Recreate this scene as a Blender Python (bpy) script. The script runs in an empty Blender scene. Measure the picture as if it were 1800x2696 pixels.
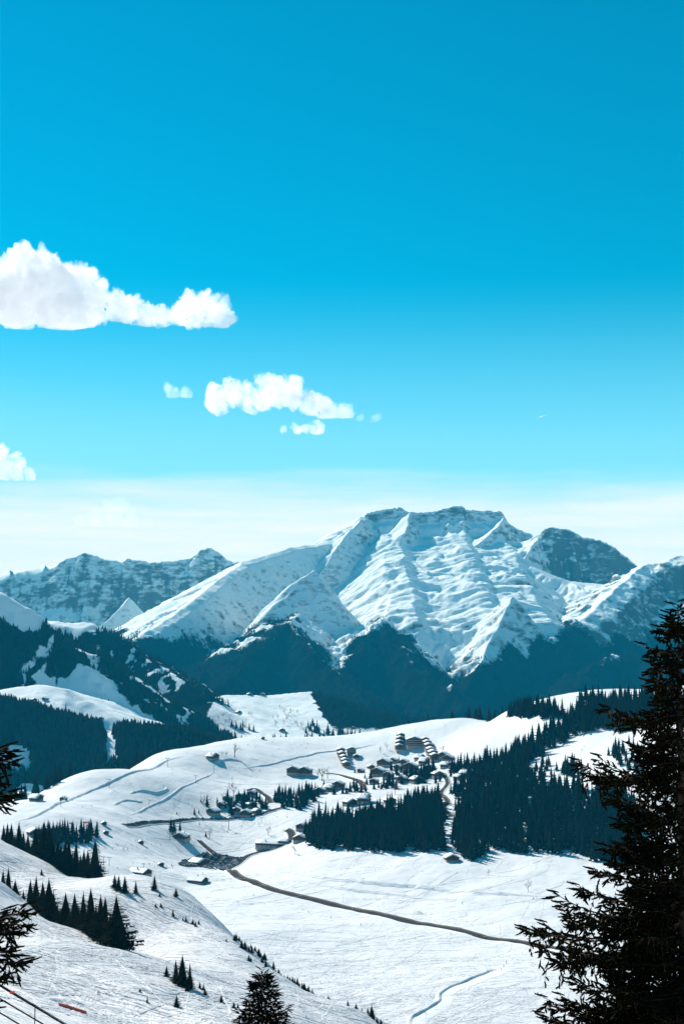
import bpy, bmesh, math, random
import numpy as np
from mathutils import Vector, Matrix

R_ = math.radians
sc = bpy.context.scene
COL = sc.collection

# ------------------------------------------------------------------ camera, sky, sun, exposure
FPX, CX, CY, PITCH = 3744.0, 900.0, 1348.0, R_(4.3)     # photograph pixels (1800 x 2696)
CAM = np.array([0.0, 0.0, 300.0])
SUN_AZ, SUN_EL = R_(-36.0), R_(35.0)                    # left of the view direction, behind the scene
SUNV = Vector((math.sin(SUN_AZ)*math.cos(SUN_EL), math.cos(SUN_AZ)*math.cos(SUN_EL), math.sin(SUN_EL)))

cam_d = bpy.data.cameras.new('camera'); cam = bpy.data.objects.new('camera', cam_d); COL.objects.link(cam)
cam.location = CAM; cam.rotation_euler = (R_(90)+PITCH, 0, 0)
cam_d.sensor_fit = 'VERTICAL'; cam_d.sensor_height = 36.0; cam_d.sensor_width = 24.0
cam_d.lens = 36.0*FPX/2696.0
cam_d.clip_start = 0.2; cam_d.clip_end = 120000.0
sc.camera = cam

world = bpy.data.worlds.new('World'); sc.world = world; world.use_nodes = True
def N(nt, typ, **kw):
    n = nt.nodes.new(typ)
    for k, v in kw.items():
        if k == 'inp':
            for i, val in v.items(): n.inputs[i].default_value = val
        else: setattr(n, k, v)
    return n
def build_world():
    nt = world.node_tree; nt.nodes.clear()
    L = nt.links.new
    out = N(nt, 'ShaderNodeOutputWorld'); bg = N(nt, 'ShaderNodeBackground', inp={1: 0.09})
    sky = N(nt, 'ShaderNodeTexSky', sky_type='NISHITA', sun_disc=False, sun_elevation=SUN_EL, sun_rotation=SUN_AZ,
            altitude=1600.0, air_density=1.0, dust_density=0.7, ozone_density=1.6)
    hu = N(nt, 'ShaderNodeHueSaturation', inp={'Hue': 0.468, 'Saturation': 1.95, 'Value': 0.85}); L(sky.outputs[0], hu.inputs['Color'])
    hs = N(nt, 'ShaderNodeMix', data_type='RGBA', blend_type='MULTIPLY', inp={0: 1.0, 7: (1.0, 1.0, 1.0, 1)})
    L(hu.outputs[0], hs.inputs[6])
    # a thin sheet of high cloud all round the horizon
    tc = N(nt, 'ShaderNodeTexCoord'); sep = N(nt, 'ShaderNodeSeparateXYZ'); L(tc.outputs['Generated'], sep.inputs[0])
    mp = N(nt, 'ShaderNodeMapping', inp={'Scale': (5.0, 5.0, 55.0)}); L(tc.outputs['Generated'], mp.inputs[0])
    nz = N(nt, 'ShaderNodeTexNoise', inp={'Scale': 1.0, 'Detail': 7.0, 'Roughness': 0.55}); L(mp.outputs[0], nz.inputs['Vector'])
    ad = N(nt, 'ShaderNodeMath', operation='MULTIPLY_ADD', inp={1: 0.045, 2: -0.0225}); L(nz.outputs[0], ad.inputs[0])
    el = N(nt, 'ShaderNodeMath', operation='ADD'); L(sep.outputs[2], el.inputs[0]); L(ad.outputs[0], el.inputs[1])
    mr = N(nt, 'ShaderNodeMapRange', interpolation_type='SMOOTHSTEP', inp={1: 0.108, 2: 0.07, 3: 0.0, 4: 0.95}); L(el.outputs[0], mr.inputs[0])
    mp2 = N(nt, 'ShaderNodeMapping', inp={'Scale': (9.0, 9.0, 120.0), 'Location': (3, 1, 7)}); L(tc.outputs['Generated'], mp2.inputs[0])
    nz2 = N(nt, 'ShaderNodeTexNoise', inp={'Scale': 1.0, 'Detail': 8.0, 'Roughness': 0.6}); L(mp2.outputs[0], nz2.inputs['Vector'])
    mr2 = N(nt, 'ShaderNodeMapRange', inp={1: 0.3, 2: 0.62, 3: 0.72, 4: 1.0}); L(nz2.outputs[0], mr2.inputs[0])
    mul = N(nt, 'ShaderNodeMath', operation='MULTIPLY'); L(mr.outputs[0], mul.inputs[0]); L(mr2.outputs[0], mul.inputs[1])
    veil = N(nt, 'ShaderNodeMapRange', interpolation_type='SMOOTHSTEP', inp={1: 0.24, 2: 0.06, 3: 0.0, 4: 0.95}); L(sep.outputs[2], veil.inputs[0])
    mv = N(nt, 'ShaderNodeMix', data_type='RGBA', inp={7: (2.7, 6.7, 8.6, 1)}); L(veil.outputs[0], mv.inputs[0]); L(hs.outputs[2], mv.inputs[6])
    mx = N(nt, 'ShaderNodeMix', data_type='RGBA', inp={7: (9.4, 8.1, 8.4, 1)}); L(mul.outputs[0], mx.inputs[0]); L(mv.outputs[2], mx.inputs[6])
    L(mx.outputs[2], bg.inputs[0]); L(bg.outputs[0], out.inputs[0])
build_world()

sun_d = bpy.data.lights.new('sun', 'SUN'); sun_d.energy = 5.0; sun_d.angle = R_(0.5); sun_d.color = (1.0, 0.90, 0.83)
sun = bpy.data.objects.new('sun', sun_d); COL.objects.link(sun); sun.rotation_euler = SUNV.to_track_quat('Z', 'Y').to_euler()
sun.location = (0, 0, 2000)
vs = sc.view_settings
vs.view_transform = 'Standard'; vs.look = 'None'; vs.gamma = 1.0; vs.exposure = 0.47; vs.use_curve_mapping = False
sc.cycles.volume_bounces = 8; sc.cycles.max_bounces = 10; sc.cycles.diffuse_bounces = 1
sc.cycles.volume_step_rate = 0.2; sc.cycles.volume_max_steps = 256

# ------------------------------------------------------------------ helpers
def ray(u, v):
    x = (u-CX)/FPX; y = (CY-v)/FPX
    c, s = math.cos(PITCH), math.sin(PITCH)
    return np.array([x, c - y*s, s + y*c])
def at(u, v, Y):
    """point of the photograph's pixel (u, v) at forward distance Y"""
    d = ray(u, v); return CAM + d*(Y/d[1])
def project(P):
    P = np.asarray(P, float); d = P - CAM
    c, s = math.cos(PITCH), math.sin(PITCH)
    fw = d[..., 1]*c + d[..., 2]*s; up = -d[..., 1]*s + d[..., 2]*c
    return CX + FPX*d[..., 0]/fw, CY - FPX*up/fw

def hash2(ix, iy, seed):
    h = (ix.astype(np.int64)*374761393 + iy.astype(np.int64)*668265263 + seed*982451653) & 0x7fffffff
    h = ((h ^ (h >> 13))*1274126177) & 0x7fffffff
    return (h ^ (h >> 16)) & 0x7fffffff
def gnoise(x, y, seed=0):
    ix = np.floor(x); iy = np.floor(y); fx = x-ix; fy = y-iy
    u = fx*fx*fx*(fx*(fx*6-15)+10); v = fy*fy*fy*(fy*(fy*6-15)+10)
    def g(dx, dy):
        a = hash2(ix+dx, iy+dy, seed)*(2*math.pi/0x7fffffff)
        return np.cos(a)*(fx-dx) + np.sin(a)*(fy-dy)
    a, b, c, d = g(0, 0), g(1, 0), g(0, 1), g(1, 1)
    return (a*(1-u)+b*u)*(1-v) + (c*(1-u)+d*u)*v
def fbm(x, y, oct=5, seed=0, gain=0.5, lac=2.03):
    s = np.zeros_like(x); a = 1.0
    for i in range(oct):
        s += a*gnoise(x, y, seed+i*17); x = x*lac+13.7; y = y*lac-7.1; a *= gain
    return s
def ridged(x, y, oct=5, seed=0, gain=0.5):
    s = np.zeros_like(x); a = 1.0
    for i in range(oct):
        s += a*(1-2.2*np.abs(gnoise(x, y, seed+i*31))); x = x*2.07+5.3; y = y*2.07+9.1; a *= gain
    return s
def sstep(e0, e1, x):
    t = np.clip((x-e0)/(e1-e0), 0, 1); return t*t*(3-2*t)

class TPS:
    def __init__(self, pts, smooth=0.0):
        P = np.array(pts, float); self.c = P[:, :2].mean(0); self.s = 500.0
        A = (P[:, :2]-self.c)/self.s; n = len(A)
        r2 = ((A[:, None]-A[None])**2).sum(-1)
        K = np.where(r2 > 0, r2*np.log(r2+1e-30), 0)*0.5 + np.eye(n)*smooth
        Q = np.c_[np.ones(n), A]
        M = np.block([[K, Q], [Q.T, np.zeros((3, 3))]])
        self.w = np.linalg.solve(M, np.r_[P[:, 2], 0, 0, 0]); self.A = A
    def __call__(self, x, y):
        X = (np.ravel(x)-self.c[0])/self.s; Y = (np.ravel(y)-self.c[1])/self.s
        n = len(self.A)
        z = self.w[n] + self.w[n+1]*X + self.w[n+2]*Y
        for i in range(n):
            r2 = (X-self.A[i, 0])**2 + (Y-self.A[i, 1])**2
            z += self.w[i]*0.5*r2*np.log(r2+1e-30)
        return z.reshape(np.shape(x))

def mesh_np(name, verts, faces, mats=(), mat_idx=None, smooth=False):
    """verts (n,3); faces (m,3) or (m,4) array, or a list of index tuples"""
    me = bpy.data.meshes.new(name)
    V = np.asarray(verts, np.float32)
    if isinstance(faces, np.ndarray):
        m, k = faces.shape
        me.vertices.add(len(V)); me.vertices.foreach_set('co', V.ravel())
        me.loops.add(m*k); me.loops.foreach_set('vertex_index', faces.astype(np.int32).ravel())
        me.polygons.add(m); me.polygons.foreach_set('loop_start', np.arange(m, dtype=np.int32)*k)
        me.update(calc_edges=True)
    else:
        me.from_pydata([tuple(map(float, v)) for v in V], [], faces)
    for mt in mats: me.materials.append(mt)
    if mat_idx is not None: me.polygons.foreach_set('material_index', np.asarray(mat_idx, np.int32))
    if smooth: me.polygons.foreach_set('use_smooth', np.ones(len(me.polygons), bool))
    me.update()
    return me
def link(name, data, parent=None, loc=(0, 0, 0), rz=0.0, label=None, cat=None, group=None, kind=None):
    o = bpy.data.objects.new(name, data); COL.objects.link(o)
    o.location = loc; o.rotation_euler = (0, 0, rz)
    if parent is not None: o.parent = parent
    if label: o['label'] = label
    if cat: o['category'] = cat
    if group: o['group'] = group
    if kind: o['kind'] = kind
    return o
def attr(me, name, vals):
    a = me.attributes.new(name, 'FLOAT', 'POINT'); a.data.foreach_set('value', np.asarray(vals, np.float32).ravel())

# ------------------------------------------------------------------ materials
def mat(name):
    m = bpy.data.materials.new(name); m.use_nodes = True
    nt = m.node_tree; b = nt.nodes['Principled BSDF']
    return m, nt, b, nt.links.new
def plain(name, col, rough=0.8, var=0.15, scale=3.0, spec=0.3):
    m, nt, b, L = mat(name)
    tc = N(nt, 'ShaderNodeTexCoord'); nz = N(nt, 'ShaderNodeTexNoise', inp={'Scale': scale, 'Detail': 4.0})
    L(tc.outputs['Object'], nz.inputs['Vector'])
    mx = N(nt, 'ShaderNodeMix', data_type='RGBA', inp={6: (*[c*(1-var) for c in col], 1), 7: (*[min(1, c*(1+var)) for c in col], 1)})
    L(nz.outputs[0], mx.inputs[0]); L(mx.outputs[2], b.inputs['Base Color'])
    b.inputs['Roughness'].default_value = rough; b.inputs['Specular IOR Level'].default_value = spec
    return m
SNOW = (0.90, 0.92, 0.93)
def snow_ground_mat():
    """groomed snow scored by ski tracks"""
    m, nt, b, L = mat('skied_snow')
    geo = N(nt, 'ShaderNodeNewGeometry')
    at_ = N(nt, 'ShaderNodeAttribute', attribute_name='near')
    def stretched(rot, sx, sy, scale, det, dist):
        mp = N(nt, 'ShaderNodeMapping', vector_type='TEXTURE', inp={'Rotation': (0, 0, R_(rot)), 'Scale': (1/sx, 1/sy, 1/sx)}); L(geo.outputs['Position'], mp.inputs[0])
        nz = N(nt, 'ShaderNodeTexNoise', inp={'Scale': scale, 'Detail': det, 'Roughness': 0.6, 'Distortion': dist}); L(mp.outputs[0], nz.inputs['Vector'])
        return nz.outputs[0]
    n1 = stretched(-30, 0.035, 0.45, 1.0, 5, 0.8)
    n2 = stretched(-52, 0.05, 0.6, 1.0, 4, 0.5)
    n3 = stretched(0, 0.09, 0.09, 1.0, 6, 0.3)
    w = N(nt, 'ShaderNodeTexWave', wave_type='BANDS', bands_direction='Y', inp={'Scale': 0.32, 'Distortion': 26.0, 'Detail': 3.0, 'Detail Scale': 0.35, 'Detail Roughness': 0.6})
    mpw = N(nt, 'ShaderNodeMapping', vector_type='TEXTURE', inp={'Rotation': (0, 0, R_(-40)), 'Scale': (8.0, 2.0, 8.0)}); L(geo.outputs['Position'], mpw.inputs[0]); L(mpw.outputs[0], w.inputs[0])
    a1 = N(nt, 'ShaderNodeMath', operation='ADD'); L(n1, a1.inputs[0]); L(n2, a1.inputs[1])
    a2 = N(nt, 'ShaderNodeMath', operation='MULTIPLY_ADD', inp={1: 0.35}); L(w.outputs['Fac'], a2.inputs[0]); L(a1.outputs[0], a2.inputs[2])
    mul = N(nt, 'ShaderNodeMath', operation='MULTIPLY'); L(a2.outputs[0], mul.inputs[0]); L(at_.outputs['Fac'], mul.inputs[1])
    a3 = N(nt, 'ShaderNodeMath', operation='MULTIPLY_ADD', inp={1: 0.8}); L(n3, a3.inputs[0]); L(mul.outputs[0], a3.inputs[2])
    bp = N(nt, 'ShaderNodeBump', inp={'Strength': 1.0, 'Distance': 1.25}); L(a3.outputs[0], bp.inputs['Height'])
    L(bp.outputs[0], b.inputs['Normal'])
    nzc = N(nt, 'ShaderNodeTexNoise', inp={'Scale': 0.02, 'Detail': 5.0}); L(geo.outputs['Position'], nzc.inputs['Vector'])
    mx = N(nt, 'ShaderNodeMix', data_type='RGBA', inp={6: (0.64, 0.67, 0.70, 1), 7: (0.76, 0.78, 0.80, 1)}); L(nzc.outputs[0], mx.inputs[0]); L(mx.outputs[2], b.inputs['Base Color'])
    b.inputs['Roughness'].default_value = 0.75; b.inputs['Specular IOR Level'].default_value = 0.2
    return m
def mountain_mat():
    """snow where it lies, rock where it is too steep, winter wood lower down"""
    m, nt, b, L = mat('alpine_slope')
    geo = N(nt, 'ShaderNodeNewGeometry'); sep = N(nt, 'ShaderNodeSeparateXYZ'); L(geo.outputs['Normal'], sep.inputs[0])
    fo = N(nt, 'ShaderNodeAttribute', attribute_name='forest')
    ro = N(nt, 'ShaderNodeAttribute', attribute_name='rock')
    mp = N(nt, 'ShaderNodeMapping', inp={'Scale': (0.85, 0.85, 2.3)}); L(geo.outputs['Position'], mp.inputs[0])
    n1 = N(nt, 'ShaderNodeTexNoise', inp={'Scale': 0.02, 'Detail': 8.0, 'Roughness': 0.68}); L(mp.outputs[0], n1.inputs['Vector'])
    n2 = N(nt, 'ShaderNodeTexNoise', inp={'Scale': 0.05, 'Detail': 6.0, 'Roughness': 0.7}); L(geo.outputs['Position'], n2.inputs['Vector'])
    n3 = N(nt, 'ShaderNodeTexNoise', inp={'Scale': 0.006, 'Detail': 6.0, 'Roughness': 0.65}); L(geo.outputs['Position'], n3.inputs['Vector'])
    # rock
    r1 = N(nt, 'ShaderNodeMath', operation='MULTIPLY_ADD', inp={1: 0.95, 2: -0.47}); L(n1.outputs[0], r1.inputs[0])
    r2 = N(nt, 'ShaderNodeMath', operation='SUBTRACT'); L(ro.outputs['Fac'], r2.inputs[0]); L(sep.outputs[2], r2.inputs[1])
    r3 = N(nt, 'ShaderNodeMath', operation='ADD'); L(r2.outputs[0], r3.inputs[0]); L(r1.outputs[0], r3.inputs[1])
    rk = N(nt, 'ShaderNodeMapRange', inp={1: 0.0, 2: 0.2}); L(r3.outputs[0], rk.inputs[0])
    rockc = N(nt, 'ShaderNodeMix', data_type='RGBA', inp={6: (0.07, 0.07, 0.07, 1), 7: (0.21, 0.205, 0.2, 1)}); L(n2.outputs[0], rockc.inputs[0])
    c1 = N(nt, 'ShaderNodeMix', data_type='RGBA', inp={6: (*SNOW, 1)}); L(rk.outputs[0], c1.inputs[0]); L(rockc.outputs[2], c1.inputs[7])
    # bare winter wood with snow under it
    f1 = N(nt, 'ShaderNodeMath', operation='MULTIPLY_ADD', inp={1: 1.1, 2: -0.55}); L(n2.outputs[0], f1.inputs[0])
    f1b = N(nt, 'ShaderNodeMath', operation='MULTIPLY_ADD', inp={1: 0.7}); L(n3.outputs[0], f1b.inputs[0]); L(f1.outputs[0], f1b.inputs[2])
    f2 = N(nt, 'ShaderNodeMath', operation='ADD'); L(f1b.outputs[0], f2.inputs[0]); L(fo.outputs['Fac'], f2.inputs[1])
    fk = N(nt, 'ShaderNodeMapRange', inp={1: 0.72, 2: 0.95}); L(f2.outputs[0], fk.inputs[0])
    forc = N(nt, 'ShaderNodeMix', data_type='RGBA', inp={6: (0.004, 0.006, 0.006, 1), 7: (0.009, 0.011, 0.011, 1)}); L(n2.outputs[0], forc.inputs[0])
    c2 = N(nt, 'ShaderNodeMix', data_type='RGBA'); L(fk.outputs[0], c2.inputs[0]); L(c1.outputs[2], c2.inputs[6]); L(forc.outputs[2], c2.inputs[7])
    L(c2.outputs[2], b.inputs['Base Color'])
    hb = N(nt, 'ShaderNodeMath', operation='MULTIPLY_ADD', inp={1: 0.6}); L(n2.outputs[0], hb.inputs[0]); L(n1.outputs[0], hb.inputs[2])
    bp = N(nt, 'ShaderNodeBump', inp={'Strength': 0.5, 'Distance': 8.0}); L(hb.outputs[0], bp.inputs['Height']); L(bp.outputs[0], b.inputs['Normal'])
    b.inputs['Roughness'].default_value = 1.0; b.inputs['Specular IOR Level'].default_value = 0.0
    return m

# ------------------------------------------------------------------ terrain: piste slope, valley and plateau
def W(*pts): return [tuple(at(*p)) for p in pts]
valley_pts = W(
 (1300,2690,900),(1400,2490,1100),(1000,2390,1300),(620,2290,1600),(550,2270,1680),(1600,2400,1200),(1300,2250,1440),
 (800,2222,1600),(1560,2258,1400),(1000,2090,1890),(1100,2000,2230),(1000,2240,1485),(1200,2180,1570),(1200,2100,1770),
 (700,1945,2450),(980,1930,2500),(1100,1912,2480),(1220,1892,2350),(1330,1875,2150),(1450,1880,1950),(1350,1980,1930),
 (1500,1980,1800),(1650,1960,1720),(1780,1930,1650),(1500,2100,1640),(1700,2150,1500),(1560,1845,2000),(1640,1850,1950),(1790,1840,1900),
 (40,2110,1700),(200,2040,1900),(400,1990,2150),(550,1960,2350),(100,2180,1550),(250,2170,1600),(300,2250,1500),(430,2200,1700),
 (250,2290,1400),(550,2150,1850),(760,2130,1850),(450,2080,1900),(600,2050,2050),(800,2050,2080),(250,2400,1250),(600,2450,1150),
 (800,2550,1050),(1000,2650,950),(1200,2600,970),(1500,2600,950),(1700,2500,1050),(1250,2350,1300),(1000,2305,1395),(1500,2330,1310),
 (1750,2330,1280),(1750,2650,900),(400,2330,1420),(100,2330,1350),(-250,2200,1500),(-250,2350,1250),(2100,2100,1500),(2100,2400,1150),
 (2100,1900,1700),(2100,2650,880),(0,2600,950),(500,2690,880),(830,1975,2330),(300,2050,1880))
def beyond(u, v, Y, dY, dz):
    p = at(u, v, Y); return (p[0]*(Y+dY)/Y, p[1]+dY, p[2]+dz)
for q in [(-250,2180,1560),(40,2110,1700),(200,2040,1900),(400,1990,2150),(550,1960,2350),(700,1945,2450),(980,1930,2500),(1100,1912,2480),(1220,1892,2350),(1330,1875,2150)]:
    valley_pts += [beyond(*q, 60, -14), beyond(*q, 320, -130)]
for q in [(1560,1820,2080),(1700,1815,2050),(1850,1800,2000),(2150,1790,1950)]:
    valley_pts += [tuple(at(*q)), beyond(*q, 120, -14), beyond(*q, 400, -120)]
valley_pts += [(-500, 600, 40), (300, 600, 50), (0, 600, 40)]
near_pts = [(0,0,297.9),(0,15,293.5),(-8,15,294.5),(5,15,292.2),(-40,10,300),(40,10,285),(0,50,281),(-30,50,283),(40,50,268),(0,100,266),(-60,100,271),(50,100,250),
 (0,150,251),(-60,150,255),(60,150,231)]
EDGE = [(-250,2085,830),(0,2211,800),(130,2272,730),(264,2322,690),(340,2337,690),(420,2342,680),(475,2362,660),(600,2445,600),(700,2530,535),(800,2602,480),(900,2650,435),(1000,2692,400)]
FOLD = [(-250,2215,560),(0,2341,480),(92,2395,440),(191,2452,405),(337,2520,365)]
near_pts += W(*EDGE) + W(*FOLD)
near_pts += W((150,2690,300),(0,2600,290),(-200,2560,300),(200,2530,345),(100,2470,365),(300,2600,320),(0,2480,370),
 (550,2600,335),(430,2530,400),(350,2450,540),(500,2500,480),(600,2560,430),(700,2640,370),(400,2690,300),(850,2696,330),(0,2290,690),(150,2350,620),(250,2430,540),(350,2690,290))
for q, dz in zip(FOLD, (-22, -21, -19, -16, -7)): near_pts += [beyond(*q, 38, dz)]
for q in EDGE: near_pts += [beyond(*q, 40, -15), beyond(*q, 160, -90)]
near_pts += [(45,300,188),(90,300,165),(110,200,200),(120,400,120),(60,480,130),(200,300,110),(250,600,0)]
tps_v = TPS(valley_pts, 1e-4); tps_n = TPS(near_pts, 2e-5)
NF = 700.0
def ground_h(x, y):
    zv = tps_v(x, y); zn = tps_n(x, y)
    r = np.hypot(x, y)
    zn = np.where(r > 1000, -400, zn); zn = zn - np.clip(r-850, 0, None)*2
    zv = np.where(r < 560, zv - (560-r)*0.8, zv)
    # ridge 1 of the near slope: the fold that carries the dark trees
    k = 9.0
    h = np.clip(0.5+0.5*(zn-zv)/k, 0, 1); z = zv*(1-h)+zn*h + k*h*(1-h)
    near = sstep(-4, 10, zn-zv)
    z = z + near*(fbm(x/38, y/38, 4, 3)*1.7*sstep(60, 200, r)) + (1-near)*(fbm(x/85, y/85, 4, 11)*2.8 + fbm(x/26, y/34, 3, 14)*0.55*sstep(2300, 1500, r))
    return z, near
GAZ = np.radians(np.linspace(-20.5, 20.5, 510))
GR = np.concatenate([np.geomspace(2.0, 240, 70), np.arange(243, 900, 3.4), np.arange(900, 2300, 4.4), np.arange(2300, 3000, 9.0)])
gx = GR[:, None]*np.sin(GAZ)[None]; gy = GR[:, None]*np.cos(GAZ)[None]
gz, gnear = ground_h(gx, gy)
def ghv(x, y):
    """height of the ground mesh at x, y"""
    r = np.hypot(x, y); a = np.arctan2(x, y)
    i = np.clip(np.searchsorted(GR, r)-1, 0, len(GR)-2); t = (r-GR[i])/(GR[i+1]-GR[i])
    fj = (a-GAZ[0])/(GAZ[1]-GAZ[0]); j = np.clip(fj.astype(int), 0, len(GAZ)-2); s = fj-j
    return (gz[i, j]*(1-s)+gz[i, j+1]*s)*(1-t) + (gz[i+1, j]*(1-s)+gz[i+1, j+1]*s)*t
def gh(x, y): return float(ghv(np.array([float(x)]), np.array([float(y)]))[0])
def hit(u, v, y0=900.0, y1=2900.0):
    """where the line of sight through pixel (u, v) meets the ground, beyond y0"""
    d = ray(u, v); d = d/d[1]
    for step in (3.0, 0.1):
        Y = np.arange(y0, y1, step); P = CAM + d*Y[:, None]
        w = np.nonzero(P[:, 2] <= ghv(P[:, 0], P[:, 1]))[0]
        if len(w) == 0: return None
        y0, y1 = Y[w[0]]-3.2, Y[w[0]]+0.2
    p = P[w[0]]; return np.array([p[0], p[1], gh(p[0], p[1])])
def grid_faces(nr, nc):
    i = np.arange(nr-1)[:, None]*nc + np.arange(nc-1)[None]
    return np.stack([i, i+1, i+nc+1, i+nc], -1).reshape(-1, 4)
def build_ground():
    me = mesh_np('snow_ground', np.stack([gx, gy, gz], -1).reshape(-1, 3), grid_faces(*gx.shape), [snow_ground_mat()], smooth=True)
    attr(me, 'near', 0.30+0.70*gnear)
    return link('snow_ground', me, kind='structure', label='sunlit ski slopes and snowy valley floor scored by ski tracks')
build_ground()

# ------------------------------------------------------------------ terrain: hills and the mountain range
# ridges: list of (u, v, Y) running left to right, then the profile of the back and front side as (slope, run) steps, then the kind of relief
def relief(kind, x, y, s, d):
    if kind == 'cliff':
        return (ridged(s/120, d/700, 5, 21)-0.9)*34*sstep(0, 130, d) + fbm(x/60, y/60, 4, 23)*9
    if kind == 'flute':
        return (ridged(s/75, d/900, 3, 25)-0.9)*20*sstep(0, 120, d) + fbm(x/90, y/90, 4, 26)*6
    if kind == 'face':
        q = fbm(x/300, y/300, 2, 44)
        u1 = fbm(x/300+0.7*q, y/125+0.8*q, 4, 31); u2 = np.abs(fbm(x/150+q, y/80, 3, 37))*(0.5+1.6*np.clip(fbm(x/600, y/500, 2, 39)+0.25, 0, 1))
        return (u1*40 + u2*15 - 6)*sstep(60, 420, d) + (ridged(s/110, d/400, 3, 27)-0.9)*20*sstep(20, 90, d)*(1-sstep(90, 400, d))
    if kind == 'wood':
        return (ridged(s/150, d/500, 4, 28)-0.9)*34*sstep(0, 160, d) + fbm(x/110, y/110, 5, 29)*34
    return (ridged(s/160, d/800, 3, 33)-0.9)*11*sstep(0, 150, d) + fbm(x/80, y/80, 4, 34)*6      # smooth
def ridge_field(x, y, ridges, wx, wy, tall, rr, az):
    z = np.full(x.shape, -400.0); which = np.zeros(x.shape, np.int16)
    xw = x+wx; yw = y+wy
    for k, (pts, back, front, kind) in enumerate(ridges):
        P = np.array([at(*p) for p in pts])
        zz = np.full(x.shape, -1e9); best = np.zeros(x.shape); arc = np.zeros(x.shape); s0 = 0.0
        def prof(steps, d):
            out = np.zeros(d.shape); d0 = 0.0
            for s, run in steps:
                out += s*np.clip(d-d0, 0, run); d0 += run
            return out
        reach = np.arange(0, 6000, 20.0); drop = np.minimum(prof(back, reach), prof(front, reach))
        for i in range(len(P)-1):
            a, b_ = P[i], P[i+1]; e = b_[:2]-a[:2]; L2 = e@e; ln = math.sqrt(L2)
            # only where this crest can stand above the valley floor
            R = reach[min(np.searchsorted(drop, max(a[2], b_[2])+330), len(reach)-1)]+ln/2+60; mx_, my_ = (a[:2]+b_[:2])/2; rm = math.hypot(mx_, my_); am = math.atan2(mx_, my_)
            i0, i1 = np.searchsorted(rr, rm-R), np.searchsorted(rr, rm+R); da = math.asin(min(1, R/rm)); j0, j1 = np.searchsorted(az, am-da), np.searchsorted(az, am+da)
            if i1 <= i0 or j1 <= j0: s0 += ln; continue
            S = (slice(i0, i1), slice(j0, j1)); X = xw[S]; Yy = yw[S]
            t0 = ((X-a[0])*e[0]+(Yy-a[1])*e[1])/L2; t = np.clip(t0, 0, 1)
            dx = X-(a[0]+t*e[0]); dy = Yy-(a[1]+t*e[1]); d = np.hypot(dx, dy)
            w = sstep(-0.4, 0.4, (e[0]*dy-e[1]*dx)/(ln*d+1e-6))
            zs = a[2]+t*(b_[2]-a[2]) - w*prof(back, d) - (1-w)*prof(front, d)
            if front[-2 if len(front) > 1 else 0][0] < 0.45:      # gentle slopes end at the ends of their crest
                zs = zs - 0.6*(np.clip(-t0*ln, 0, None) + np.clip((t0-1)*ln, 0, None))
            mk = zs > zz[S]
            zz[S] = np.where(mk, zs, zz[S]); best[S] = np.where(mk, d, best[S]); arc[S] = np.where(mk, s0+ln*t0, arc[S]); s0 += ln
        U = zz > -420
        ii = np.nonzero(U.any(1))[0]; jj = np.nonzero(U.any(0))[0]
        if len(ii) == 0: continue
        S = (slice(ii[0], ii[-1]+1), slice(jj[0], jj[-1]+1))
        zz[S] = zz[S] + tall*relief(kind, x[S], y[S], arc[S], best[S])
        mk = zz > z; z = np.where(mk, zz, z); which[mk] = k
    return z, which
INF = 1e6
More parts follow.
